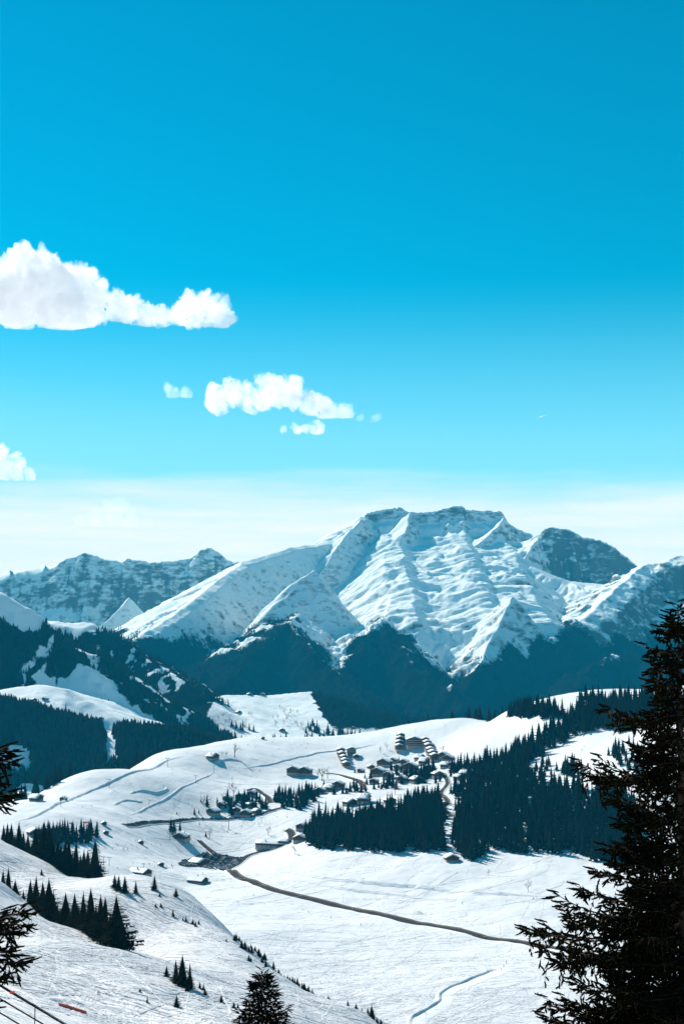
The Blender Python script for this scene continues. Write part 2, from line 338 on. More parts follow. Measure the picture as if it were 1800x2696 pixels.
MASSIF = [
 # 0 the far cliff range
 ([(-500,1560,9000),(-200,1520,9000),(0,1506,9000),(60,1492,9000),(130,1485,9000),(165,1465,9000),(210,1449,9000),(240,1460,9000),(270,1470,9000),(320,1478,9000),(335,1470,9000),
   (410,1480,9000),(440,1478,9000),(500,1470,9000),(530,1445,9000),(555,1440,9000),(575,1455,9000),(600,1472,8950),(640,1480,8900),(720,1510,8900)], [(1.3, 80), (0.9, INF)], [(1.45, 260), (1.05, 500), (0.8, INF)], 'cliff'),
 # 1 small lit spur below it
 ([(210,1700,7900),(265,1648,8050),(310,1610,8180),(345,1572,8280)], [(0.65, 18), (1.3, INF)], [(1.2, INF)], 'smooth'),
 ([(345,1572,8280),(390,1640,8270),(430,1720,8260)], [(1.0, INF)], [(1.3, INF)], 'smooth'),
 # 3 the long ridge climbing to the summit
 ([(300,1745,5900),(350,1690,6150),(420,1640,6450),(520,1570,6800),(600,1505,7200),(640,1478,7450),(700,1462,7600),(760,1441,7800),(830,1432,7950),(885,1420,8050),(930,1375,8250),(950,1358,8350)],
   [(0.55, INF)], [(0.45, 45), (1.3, INF)], 'flute'),
 # 4, 5 pyramid in front of it
 ([(540,1790,6350),(600,1730,6470),(640,1695,6530),(700,1640,6580),(760,1570,6650),(800,1520,6720),(825,1500,6750)], [(0.62, 70), (1.0, INF)], [(1.25, INF)], 'smooth'),
 ([(825,1500,6750),(870,1560,6735),(920,1630,6710),(970,1700,6690),(1010,1760,6670)], [(1.0, INF)], [(1.3, INF)], 'smooth'),
 # 6 summit plateau and its great face
 ([(960,1352,8380),(1000,1340,8400),(1050,1332,8400),(1075,1346,8400),(1110,1347,8400),(1150,1341,8400),(1190,1330,8400),(1215,1330,8400),(1225,1341,8400),
   (1250,1341,8400),(1320,1346,8400),(1340,1376,8400),(1360,1391,8400),(1400,1406,8380)], [(1.6, 60), (0.5, INF)], [(1.75, 50), (0.5, 60), (1.2, 40), (0.28, 1800), (0.72, INF)], 'face'),
 # 7 dark shoulder peak
 ([(1392,1416,8100),(1430,1390,8100),(1450,1386,8100),(1490,1392,8100),(1530,1410,8080),(1580,1422,8050),(1620,1445,8000),(1650,1470,7950),(1675,1500,7900),(1700,1540,7850)], [(1.0, INF)], [(1.45, 420), (0.4, INF)], 'cliff'),
 # 8 saddle feeding the lit face on the right
 ([(1400,1490,7700),(1500,1530,7600),(1600,1540,7560),(1680,1505,7600)], [(0.4, INF)], [(0.34, 900), (0.8, INF)], 'face'),
 # 9 right wall
 ([(1560,1610,6700),(1600,1570,6900),(1650,1525,7150),(1700,1482,7350),(1740,1480,7350),(1770,1465,7350),(1800,1463,7350),(1900,1450,7350),(2100,1430,7300),(2500,1480,7200)], [(0.5, INF)], [(0.6, 90), (1.35, 400), (1.1, INF)], 'cliff'),
 # 10, 11 pyramid on the face
 ([(1215,1830,5790),(1270,1720,6070),(1310,1650,6240),(1335,1590,6390),(1345,1568,6440)], [(0.66, 60), (1.0, INF)], [(1.3, INF)], 'cliff'),
 ([(1345,1568,6440),(1400,1650,6420),(1440,1720,6400),(1500,1810,6370)], [(0.9, INF)], [(1.3, INF)], 'cliff'),
 # 12.. wooded spurs
 ([(500,1860,5100),(590,1800,5400),(640,1750,5650),(690,1700,5900),(725,1655,6100),(750,1640,6200),(790,1615,6500)], [(0.5, INF)], [(0.9, INF)], 'wood'),
 ([(750,1640,6200),(775,1668,6050),(800,1690,5950),(840,1740,5700),(870,1765,5600),(980,1850,5100)], [(0.7, INF)], [(0.95, INF)], 'wood'),
 ([(830,1850,5400),(880,1800,5600),(920,1740,5900),(950,1712,6050),(985,1660,6300),(1010,1640,6400),(1030,1610,6700)], [(0.5, INF)], [(0.95, INF)], 'wood'),
 ([(1010,1640,6400),(1030,1668,6250),(1060,1700,6100),(1090,1745,5900),(1120,1765,5800),(1220,1850,5400)], [(0.7, INF)], [(1.0, INF)], 'wood'),
 ([(1480,1850,5300),(1560,1760,5650),(1640,1715,5850),(1720,1760,5700),(1900,1700,5600),(2300,1650,5600)], [(0.6, INF)], [(0.9, INF)], 'wood'),
 ([(-300,1700,5600),(0,1760,5500),(200,1800,5400),(350,1830,5200),(600,1850,5000)], [(0.6, INF)], [(0.7, INF)], 'wood'),
 # 18.. buttresses below the summit
 ([(840,1510,7680),(880,1450,7850),(920,1400,8050),(950,1364,8260)], [(0.7, INF)], [(1.4, 200), (0.8, INF)], 'smooth'),
 ([(1052,1440,7950),(1066,1400,8100),(1078,1350,8350)], [(0.6, INF)], [(1.5, 150), (0.8, INF)], 'smooth'),
 ([(1262,1430,8000),(1295,1400,8130),(1325,1362,8350)], [(0.55, INF)], [(1.5, 150), (0.8, INF)], 'smooth'),
 ([(1375,1480,7750),(1398,1432,7950),(1412,1410,8100)], [(0.6, INF)], [(1.5, 170), (0.7, INF)], 'cliff'),
]
TREELINE = np.array([(-300,1690),(300,1690),(400,1700),(480,1690),(560,1700),(640,1705),(690,1670),(750,1632),(800,1680),(860,1740),(900,1760),(940,1700),(990,1650),(1020,1640),(1050,1680),(1120,1740),
 (1200,1775),(1250,1755),(1300,1730),(1350,1720),(1430,1680),(1500,1655),(1560,1690),(1590,1730),(1640,1695),(1700,1690),(1800,1680),(2300,1680)], float)
def build_massif():
    az = np.radians(np.linspace(-18, 18.5, 700)); rr = np.concatenate([np.arange(4750, 6000, 13.0), np.arange(6000, 9150, 8.5), np.arange(9150, 9800, 50.0)])
    x = rr[:, None]*np.sin(az)[None]; y = rr[:, None]*np.cos(az)[None]
    wx = fbm(x/420, y/420, 4, 5)*28 + fbm(x/70, y/70, 3, 7)*7; wy = fbm(x/420, y/420, 4, 6)*28 + fbm(x/70, y/70, 3, 8)*7
    z, which = ridge_field(x, y, MASSIF, wx, wy, 1.0, rr, az)
    z = z + fbm(x/22, y/22, 2, 51)*2.0
    P = np.stack([x, y, z], -1)
    u, v = project(P)
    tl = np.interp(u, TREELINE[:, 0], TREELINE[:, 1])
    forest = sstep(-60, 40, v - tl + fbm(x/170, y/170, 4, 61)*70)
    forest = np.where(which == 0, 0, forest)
    rock = np.select([which == 0, which == 7, which == 6, which == 9, which == 3], [0.68, 0.78, 0.62, 0.77, 0.55], 0.60)
    me = mesh_np('mountain_range', P.reshape(-1, 3), grid_faces(*x.shape), [mountain_mat()], smooth=True)
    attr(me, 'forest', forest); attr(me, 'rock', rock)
    link('mountain_range', me, kind='structure', label='snow covered mountain range with cliffs, gullies and dark lower woods')
    return x, y, z, forest, u, v
MX, MY, MZ, MF, MU, MV = build_massif()
HILLS = [
 ([(-400,1470,3500),(-150,1530,3550),(0,1562,3600),(60,1592,3620),(130,1660,3600),(200,1735,3550),(280,1848,3450),(340,1900,3400)], [(0.6, INF)], [(0.5, 20), (1.15, INF)], 'wood'),
 ([(60,1640,4350),(140,1634,4320),(180,1632,4300),(240,1642,4280),(290,1664,4250),(370,1712,4200),(430,1760,4100),(500,1812,4000),(560,1836,3950),(600,1862,3900),(640,1905,3850)], [(0.5, INF)], [(0.35, 45), (1.15, INF)], 'wood'),
 ([(-300,1790,3200),(0,1815,3250),(100,1802,3290),(170,1812,3300),(240,1850,3260),(300,1885,3220),(345,1925,3180),(420,1990,3150)], [(0.25, INF)], [(0.26, INF)], 'smooth'),
 ([(-300,1780,2850),(0,1846,2900),(50,1860,2900),(100,1878,2900),(150,1898,2900),(200,1920,2890),(260,1942,2880),(290,1972,2860),(310,1936,2870),(340,1914,2880),(400,1922,2880),(470,1930,2870),(520,1944,2850),(570,1964,2830),(640,1990,2780)],
   [(0.3, INF)], [(0.62, INF)], 'smooth'),
 ([(500,1890,3850),(545,1850,3900),(590,1830,4000),(700,1831,4050),(820,1821,4100),(860,1835,4150),(960,1880,4250)], [(0.3, INF)], [(0.235, INF)], 'smooth'),
 ([(790,1850,4250),(820,1832,4250),(840,1832,4250),(900,1850,4250),(950,1868,4250),(1000,1880,4250),(1100,1892,4250),(1200,1910,4300),(1500,1930,4300)], [(0.4, INF)], [(0.55, INF)], 'wood'),
 ([(470,1932,3300),(520,1945,3250),(580,1955,3200),(650,1985,3100)], [(0.3, INF)], [(0.3, INF)], 'smooth'),
]
def build_hills():
    az = np.radians(np.linspace(-19.5, 19.5, 450)); rr = np.arange(2350, 4900, 8.5)
    x = rr[:, None]*np.sin(az)[None]; y = rr[:, None]*np.cos(az)[None]
    wx = fbm(x/160, y/160, 4, 75)*14; wy = fbm(x/160, y/160, 4, 76)*14
    z, which = ridge_field(x, y, HILLS, wx, wy, 0.38, rr, az)
    z = np.maximum(z, -130 + fbm(x/300, y/300, 3, 77)*20)
    P = np.stack([x, y, z], -1); u, v = project(P)
    n = fbm(x/110, y/110, 4, 81); n2 = fbm(x/40, y/40, 3, 82)
    wob = n*30 + n2*14
    f = np.zeros(x.shape)
    f = np.where(which == 0, sstep(-10, 14, v - np.interp(u, [-400,0,60,100,120,250], [1500,1605,1650,1655,1630,1600]) + wob), f)
    f = np.where(which == 1, sstep(-10, 14, v - np.interp(u, [60,200,250,280,300], [1700,1690,1672,1655,1630]) + wob), f)
    # open chutes in the woods
    chute = (sstep(0.19, 0.32, ridged(x/95+n*0.8, y/700, 2, 85)-0.62+n*0.5))
    f = np.where(which == 1, f*(1-0.85*chute*sstep(0.0, 0.25, n2+0.1)*sstep(1660, 1740, v)*sstep(1850, 1800, v)), f)
    f = np.where(which == 0, f*(1-0.8*chute*sstep(-0.1, 0.15, n)), f)
    f = np.where(which == 3, 1.0, f)
    f = np.where((which == 3) & (np.abs(u-290-(v-1960)*0.12) < 14) & (v < 2010), 0, f)
    f = np.where((which == 3) & (np.hypot((u-35)/34, (v-1995)/30) < 1+n), 0, f)
    f = np.where((which == 3) & (v > 1955 + (620-u)*0.22 + wob) & (u > 400), 0.0, f)
    f = np.where(which == 5, sstep(-10, 10, u - 826 + wob*0.7 - sstep(1850, 1935, v)*95 ), f)
    f = np.where((which == 5) & (np.hypot((u-952)/26, (v-1856)/7) < 1), 0, f)
    f = np.where((which == 4), sstep(-8, 10, u-822+wob*0.6+np.clip(v-1850, 0, 60)*-0.8)*sstep(20, -40, v-1925), f)
    f = np.where((which == 6), sstep(1958, 1966, v+wob*0.4)*0.9, f)
    f = np.where((which == 4) & (u < 620) & (v > 1850), np.maximum(f, sstep(12, -12, u - np.interp(v, [1820,1850,1890,1930,1960], [590,565,545,560,640]) + wob*0.6)), f)
    me = mesh_np('wooded_hills', P.reshape(-1, 3), grid_faces(*x.shape), [mountain_mat()], smooth=True)
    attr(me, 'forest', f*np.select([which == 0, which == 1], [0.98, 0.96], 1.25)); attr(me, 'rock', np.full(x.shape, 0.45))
    link('wooded_hills', me, kind='structure', label='steep wooded foothills with open snowfields between the valley and the range')
    return x, y, z, f, u, v, which
HX, HY, HZ, HF, HU, HV, HW = build_hills()

def foliage_mat(name, a, b_):
    m, nt, b, L = mat(name)
    oi = N(nt, 'ShaderNodeObjectInfo'); geo = N(nt, 'ShaderNodeNewGeometry')
    nz = N(nt, 'ShaderNodeTexNoise', inp={'Scale': 0.35, 'Detail': 3.0}); L(geo.outputs['Position'], nz.inputs['Vector'])
    ad = N(nt, 'ShaderNodeMath', operation='MULTIPLY_ADD', inp={1: 0.4}); L(oi.outputs['Random'], ad.inputs[0]); L(nz.outputs[0], ad.inputs[2])
    mx = N(nt, 'ShaderNodeMix', data_type='RGBA', inp={6: (*a, 1), 7: (*b_, 1)}); L(ad.outputs[0], mx.inputs[0]); L(mx.outputs[2], b.inputs['Base Color'])
    b.inputs['Roughness'].default_value = 1.0; b.inputs['Specular IOR Level'].default_value = 0.0
    return m
M_SPRUCE = foliage_mat('spruce_needles', (0.006, 0.009, 0.005), (0.014, 0.017, 0.009))
M_BARK = plain('bark', (0.07, 0.05, 0.035), 0.9, 0.4, 8.0)
M_TWIG = plain('bare_twigs', (0.10, 0.075, 0.055), 0.9, 0.3, 2.0)
M_SNOWCAP = plain('fresh_snow', (0.87, 0.89, 0.91), 0.7, 0.03, 0.8)

def cone_forest(name, pts, hts, tiers, sides, rng, label):
    """thousands of far spruces as one mesh"""
    n = len(pts); V = []; F = []; base = 0
    pts = np.asarray(pts); hts = np.asarray(hts)
    for t in range(tiers):
        z0 = 0.06 + 0.94*t/tiers*0.8; z1 = min(1.0, z0 + (1-z0)*(0.72 if t < tiers-1 else 1.0)); r = 0.20*(1-t/tiers*0.75)
        ang = rng.random(n)[:, None]*6.28 + np.arange(sides)[None]*2*math.pi/sides
        rad = r*hts[:, None]*(0.75+0.5*rng.random((n, sides)))
        ring = np.stack([pts[:, None, 0]+np.cos(ang)*rad, pts[:, None, 1]+np.sin(ang)*rad,
                         pts[:, None, 2]+hts[:, None]*(z0+0.05*rng.random((n, sides)))], -1)
        tip = np.stack([pts[:, 0]+hts*0.02*rng.standard_normal(n), pts[:, 1], pts[:, 2]+hts*z1], -1)[:, None]
        V.append(np.concatenate([ring, tip], 1).reshape(-1, 3))
        k = base + np.arange(n)[:, None]*(sides+1)
        i = np.arange(sides)[None]
        F.append(np.stack([k+i, k+(i+1) % sides, np.broadcast_to(k+sides, (n, sides))], -1).reshape(-1, 3)); base += n*(sides+1)
    me = mesh_np(name, np.concatenate(V), np.concatenate(F), [M_SPRUCE])
    return link(name, me, kind='stuff', label=label)
def scatter(x, y, z, f, sel, n, rng, jit):
    """n random points on a grid surface, weighted by cell area and cover f"""
    r = np.hypot(x, y); w = (f*sel*r).ravel(); w = w/w.sum()
    idx = rng.choice(w.size, size=n, p=w)
    P = np.stack([x.ravel()[idx], y.ravel()[idx], z.ravel()[idx]], -1)
    P[:, :2] += rng.standard_normal((n, 2))*jit
    return P
def build_far_woods():
    rng = np.random.default_rng(4)
    inv = (HU > -150) & (HU < 1950)
    ok = (HF > 0.45)
    def sel(k, lo=1000, hi=3000): return ((HW == k) & ok & inv & (HV > lo) & (HV < hi)).astype(float)
    P = scatter(HX, HY, HZ, HF, sel(3, 0, 2200), 7000, rng, 2.5)
    cone_forest('dark_hill_wood', P-[0,0,1], rng.uniform(13, 25, len(P)), 2, 5, rng, 'dense dark spruce wood on the near hill behind the plateau')
    P = scatter(HX, HY, HZ, HF, sel(0), 4300, rng, 3)
    cone_forest('steep_hill_wood', P-[0,0,1], rng.uniform(10, 21, len(P)), 2, 5, rng, 'spruce wood on the steep hill at the far left')
    P = scatter(HX, HY, HZ, HF, sel(1), 4300, rng, 3)
    cone_forest('rounded_hill_wood', P-[0,0,1], rng.uniform(9, 20, len(P)), 2, 5, rng, 'spruce wood with open chutes on the round topped hill')
    P = scatter(HX, HY, HZ, HF, sel(5)+sel(4)+sel(6), 4800, rng, 3)
    cone_forest('low_ridge_wood', P-[0,0,1], rng.uniform(10, 21, len(P)), 2, 5, rng, 'spruce wood along the low ridge beside the far snowfield')
    w = (MF > 0.25) & (MU > -100) & (MU < 1900) & (MV < 1930)
    P = scatter(MX, MY, MZ, MF**1.5*(0.45+fbm(MX/90, MY/90, 3, 91)).clip(0.05, 1), w.astype(float), 21000, rng, 5)
    cone_forest('mountain_wood', P-[0,0,1.5], rng.uniform(8, 20, len(P)), 1, 4, rng, 'dark woods covering the lower flanks of the mountain range')
build_far_woods()
# ------------------------------------------------------------------ spruces
def tube(V, F, pts, rad, sides=5, cap=False):
    """append a tapering tube along pts to the lists V, F (triangles)"""
    pts = np.asarray(pts, float); n = len(pts); base = len(V)
    for i in range(n):
        t = pts[min(i+1, n-1)]-pts[max(i-1, 0)]; t = t/(np.linalg.norm(t)+1e-9)
        a = np.cross(t, [0.3, 0.1, 1.0] if abs(t[2]) < 0.9 else [1, 0, 0]); a /= np.linalg.norm(a)+1e-9; b_ = np.cross(t, a)
        for k in range(sides):
            an = 2*math.pi*k/sides; V.append(pts[i]+rad[i]*(math.cos(an)*a+math.sin(an)*b_))
    for i in range(n-1):
        for k in range(sides):
            p = base+i*sides+k; q = base+i*sides+(k+1) % sides
            F.append((p, q, q+sides)); F.append((p, q+sides, p+sides))
    if cap:
        for i0 in (base, base+(n-1)*sides):
            V.append(pts[0] if i0 == base else pts[-1]); c = len(V)-1
            for k in range(sides): F.append((c, i0+k, i0+(k+1) % sides))
def spruce_crown(seed, whorls, boughs, detail, lean=0.0):
    """crown of a spruce one metre tall, base at the origin"""
    rng = np.random.default_rng(seed); V = []; F = []
    R = rng.uniform(0.16, 0.27); lop = rng.uniform(0, 6.28)
    # shaded inner mass
    n = 7; base = 0; prof = [(0.07, 0.3), (0.10, 0.55), (0.3, 0.5), (0.55, 0.45), (0.8, 0.42), (0.97, 0.2)]
    for t, k in prof:
        for i in range(n):
            r = R*(1-t)**0.9*k*rng.uniform(0.75, 1.2); a = 6.283*i/n; V.append((r*math.cos(a), r*math.sin(a), t))
    for j in range(len(prof)-1):
        for i in range(n):
            p = j*n+i; q = j*n+(i+1) % n; F += [(p, q, q+n), (p, q+n, p+n)]
    for w in range(whorls):
        t = 0.07+0.91*(w/(whorls-1))**1.05
        rr = R*((1-t)**0.85)*(1.0 if w % 3 else 1.12)+0.006
        rr *= 0.6+0.4*min(1, t/0.12)
        nb = max(4, int(boughs*(0.55+0.45*(1-t))))
        a0 = rng.uniform(0, 6.28)
        for k in range(nb):
            a = a0+6.283*k/nb+rng.normal(0, 0.18); L = rr*rng.uniform(0.62, 1.18)*(1+0.1*math.cos(a-lop))
            d = np.array([math.cos(a), math.sin(a), 0]); s = np.array([-d[1], d[0], 0])
            z0 = t+rng.normal(0, 0.006); dr = L*rng.uniform(0.2, 0.5)*(1.15-t); up = L*rng.uniform(0.05, 0.22)
            P0 = d*0.1*L+[0, 0, z0]; P1 = d*0.55*L+[0, 0, z0-dr*0.75]; P2 = d*L+[0, 0, z0-dr+up]
            wd = L*rng.uniform(0.2, 0.34)
            b0 = len(V)
            if detail == 0:
                V += [P0, P1+s*wd-[0, 0, .15*wd], P2, P1-s*wd-[0, 0, .15*wd], P1-[0, 0, wd*0.9]]
                F += [(b0, b0+1, b0+2), (b0, b0+2, b0+3), (b0, b0+4, b0+2)]
            else:
                # a central blade with ragged side sprays and hanging twigs
                V += [P0, P1+[0, 0, .02*L], P2]
                for q, (f, ww) in enumerate([(0.3, 0.75), (0.5, 1.0), (0.7, 0.85), (0.86, 0.5)]):
                    C = P0*(1-f)**2+2*P1*f*(1-f)+P2*f*f
                    for sg in (-1, 1):
                        b1 = len(V); ww2 = wd*ww*rng.uniform(0.7, 1.25)
                        tip = C+sg*s*ww2+d*ww2*rng.uniform(0.3, 0.8)-[0, 0, ww2*rng.uniform(0.1, 0.5)]
                        V += [C-d*0.07*L, C+d*0.08*L, tip]; F.append((b1, b1+1, b1+2))
                    b1 = len(V); V += [C-d*0.08*L, C+d*0.08*L, C+s*rng.normal(0, .02)*L-[0, 0, wd*rng.uniform(0.45, 1.0)*ww]]; F.append((b1, b1+1, b1+2))
                b1 = len(V); V += [P0+s*.05*L, P0-s*.05*L, P2, P0-[0, 0, .05*L]]; F += [(b1, b1+1, b1+2), (b1, b1+3, b1+2)]
    # leader
    b0 = len(V); V += [(0.006, 0, 0.95), (-0.003, 0.005, 0.95), (-0.003, -0.005, 0.95), (0, 0, 1.015)]; F += [(b0, b0+1, b0+3), (b0+1, b0+2, b0+3), (b0+2, b0, b0+3)]
    V = np.array([np.asarray(p, float) for p in V]); V[:, 0] += lean*V[:, 2]**2
    return V, np.array(F)
def trunk_mesh(name='trunk'):
    V = []; F = []; tube(V, F, [(0, 0, -0.06), (0, 0, 0.05), (0.002, 0, 0.4), (0, 0, 0.9)], [0.017, 0.0145, 0.009, 0.002], 6)
    return mesh_np(name, V, np.array(F), [M_BARK], smooth=True)
LOW = [spruce_crown(100+i, 10+i % 5, 6+i % 3, 0, (i % 3-1)*0.02) for i in range(10)]
MID = [spruce_crown(200+i, 21, 9, 1) for i in range(5)]
MASS = [spruce_crown(300+i, 8+i % 3, 5+i % 2, 0, (i % 3-1)*0.02) for i in range(8)]
LOW_ME = [mesh_np('crown', v, f, [M_SPRUCE]) for v, f in LOW]
MID_ME = [mesh_np('crown', v, f, [M_SPRUCE]) for v, f in MID]
TRUNK_ME = trunk_mesh()
trng = random.Random(7)
def spruce(p, h, meshes, label, group, name='spruce_tree', wide=1.0, cat='tree'):
    root = link(name, None, loc=(p[0], p[1], p[2]-0.1), rz=trng.uniform(0, 6.28), label=label, cat=cat, group=group)
    root.empty_display_size = 0.5; wide *= trng.uniform(0.95, 1.4); root.scale = (h*wide, h*wide, h)
    link('trunk', TRUNK_ME, root); link('crown', trng.choice(meshes), root)
    return root
def px2m(p, px): return px/FPX*math.hypot(p[0], p[1])

SPRUCES = 0
def slope_trees():
    """the spruces standing on the near piste slope: (u, base v, height in photo pixels, y0, y1)"""
    global SPRUCES
    fold = [(8,2350,72),(22,2356,82),(40,2372,80),(62,2384,74),(80,2396,98),(95,2404,102),(112,2418,92),(128,2428,112),(140,2434,86),(150,2440,60),
            (172,2452,90),(180,2456,60),(196,2458,92),(205,2464,64),(219,2472,96),(238,2480,108),(252,2487,70),(264,2494,106),(276,2502,108),(290,2508,78),(305,2514,124),(320,2520,76)]
    ORD = ['first','second','third','fourth','fifth','sixth','seventh','eighth','ninth','tenth','eleventh','twelfth','thirteenth','fourteenth','fifteenth','sixteenth','seventeenth','eighteenth','nineteenth','twentieth','twenty-first','twenty-second','twenty-third','twenty-fourth']
    def size(h): return 'tall' if h > 90 else 'short' if h < 62 else 'middling'
    for i, (u, v, h) in enumerate(fold):
        p = at(u, v, float(np.interp(u, [0, 92, 191, 337], [492, 452, 416, 376]))); p[2] = gh(p[0], p[1])
        hh = px2m(p, h)
        spruce(p, hh+1.2, MID_ME, '%s dark spruce, %s from the left in the row along the near fold' % (size(h), ORD[i]), 'spruces along the fold of the near slope', wide=1.4); SPRUCES += 1
    edge = [(10,2218,44),(20,2222,54),(30,2226,58),(40,2232,36),(50,2234,74),(62,2240,60),(74,2248,66),(84,2254,42),(93,2262,86),(105,2268,60),(116,2280,98),(130,2290,104),(142,2292,54),(152,2296,70),(160,2300,62),(172,2300,84),(181,2302,88),(190,2304,60),
            (200,2306,94),(212,2312,62),(221,2312,76),(231,2314,74),(250,2324,100),(264,2330,40)]
    for i, (u, v, h) in enumerate(edge):
        Y = float(np.interp(u, [0, 130, 264], [806, 738, 698])); p = at(u, v, Y); p[2] = gh(p[0], p[1])
        spruce(p, px2m(p, h)+1.5, MID_ME, '%s spruce, %s from the left in the dark row on the slope crest' % (size(h), ORD[i]), 'spruces along the crest of the near slope', wide=1.35); SPRUCES += 1
    solo = [(302,2338,34,'small spruce left of a pair on the crest of the near slope'),(313,2344,38,'middle spruce of three on the crest of the near slope'),(329,2350,42,'rightmost spruce of three on the crest of the near slope'),
            (358,2352,32,'stubby lone spruce just right of three crest spruces'),(407,2344,38,'pale open spruce below the snowy barn roof'),(464,2361,22,'lone round spruce on the snow below the panelled barn roof'),
            (439,2572,28,'small young spruce left of the three dark spruces mid slope'),(463,2588,58,'left spruce of the three standing close together mid slope'),(480,2598,80,'tallest of the three spruces standing close together mid slope'),(500,2606,66,'right spruce of the three standing close together mid slope'),
            (465,2652,30,'young lone spruce low on the slope below the three spruces'),(388,2640,14,'tiny bush left of the lowest lone spruce on the slope'),(110,2304,16,'small round bush above the trees on the near fold')]
    for u, v, h, lab in solo:
        p = hit(u, v, 250, 900)
        if p is None: continue
        spruce(p, px2m(p, h)+0.3, MID_ME, lab, 'single spruces on the near slope', wide=1.25); SPRUCES += 1
    bushes = [(617,2478),(622,2475),(630,2478),(638,2480),(645,2482),(652,2483),(660,2484),(636,2496),(645,2500),(655,2505),(663,2510),(672,2490),(680,2494),(687,2500),(694,2505),(682,2520),(697,2528),(655,2532),(661,2530),(690,2535),(700,2545),
              (720,2535),(727,2542),(733,2546),(741,2550),(750,2555),(757,2545),(763,2552),(770,2555),(720,2552),(735,2558),(748,2563),(757,2568),(776,2562),(783,2562),(788,2568),(795,2566),(803,2570),(808,2576),(800,2590),(812,2590),(822,2594),(798,2602),(835,2600),(832,2618),(846,2606),(852,2612),(864,2612),(878,2622),(880,2618),(915,2636),(937,2652),(952,2660),(968,2662),(978,2658),(982,2664),(1004,2666),(992,2676),(1002,2682),(1015,2684),(1028,2690),(1040,2694),
              (616,2656),(626,2656),(410,2388),(424,2388),(456,2412),(482,2424),(490,2426),(508,2434),(515,2440),(524,2434),(596,2480),(421,2360),(369,2612),(492,2610),(526,2604),(536,2608),(540,2620),(583,2640)]
    for u, v in bushes:
        p = hit(u, v, 250, 850)
        if p is None:      # stands on the very crest
            Y = float(np.interp(u, [e[0] for e in EDGE], [e[2] for e in EDGE]))-6; q = at(u, v, Y); p = np.array([q[0], q[1], gh(q[0], q[1])])
        big = 34 if (u, v) == (978, 2658) else trng.uniform(10, 24)
        spruce(p, px2m(p, big), MID_ME, 'young spruce bush among many along the lower edge of the near slope', 'young spruce bushes on the near slope', 'spruce_bush', 1.5, 'bush')
slope_trees()

# the woods of the plateau: outlines of the ground they stand on
WOODS = {
 'A': [(800,2222),(820,2178),(900,2160),(1000,2165),(1050,2135),(1060,2112),(1150,2105),(1166,2130),(1155,2190),(1172,2243),(1060,2243),(950,2238),(850,2232)],
 'B': [(1186,2245),(1205,2170),(1190,2095),(1215,2075),(1290,2040),(1380,2040),(1400,2060),(1480,2080),(1600,2080),(1660,2100),(1700,2285),(1560,2262),(1500,2243),(1400,2248),(1300,2243),(1240,2265)],
 'C': [(1215,2075),(1265,2022),(1330,1990),(1400,1955),(1450,1925),(1500,1890),(1560,1872),(1660,1880),(1660,1925),(1540,1930),(1480,1955),(1430,1990),(1390,2005),(1380,2040),(1290,2045)],
 'D': [(1330,1880),(1400,1874),(1440,1868),(1480,1882),(1472,1893),(1400,1888),(1345,1889)],
 'E': [(1510,1868),(1530,1850),(1640,1846),(1820,1846),(1820,1905),(1660,1905),(1560,1880)],
 'F': [(1468,2040),(1500,2008),(1535,2030),(1510,2050)],
 'G': [(720,2106),(732,2088),(800,2090),(828,2108),(800,2132),(740,2128)],
 'H': [(95,2215),(130,2196),(200,2190),(262,2198),(255,2215),(190,2226),(120,2230)],
 'I': [(1600,1980),(1660,1960),(1700,2060),(1620,2020)],
 'J': [(1040,2050),(1100,2035),(1130,2040),(1120,2062),(1060,2070)],
 'K': [(1185,2035),(1250,2020),(1265,2028),(1200,2048)],
 'L': [(1400,2030),(1440,2000),(1465,2010),(1450,2045),(1420,2060)],
}
def inside(poly, x, y):
    c = False; n = len(poly)
    for i in range(n):
        x0, y0 = poly[i]; x1, y1 = poly[(i+1) % n]
        if (y0 > y) != (y1 > y) and x < (x1-x0)*(y-y0)/(y1-y0)+x0: c = not c
    return c
KEEP_CLEAR = [(1160,2100,1195,2250), (1395,2168,1408,2176)]
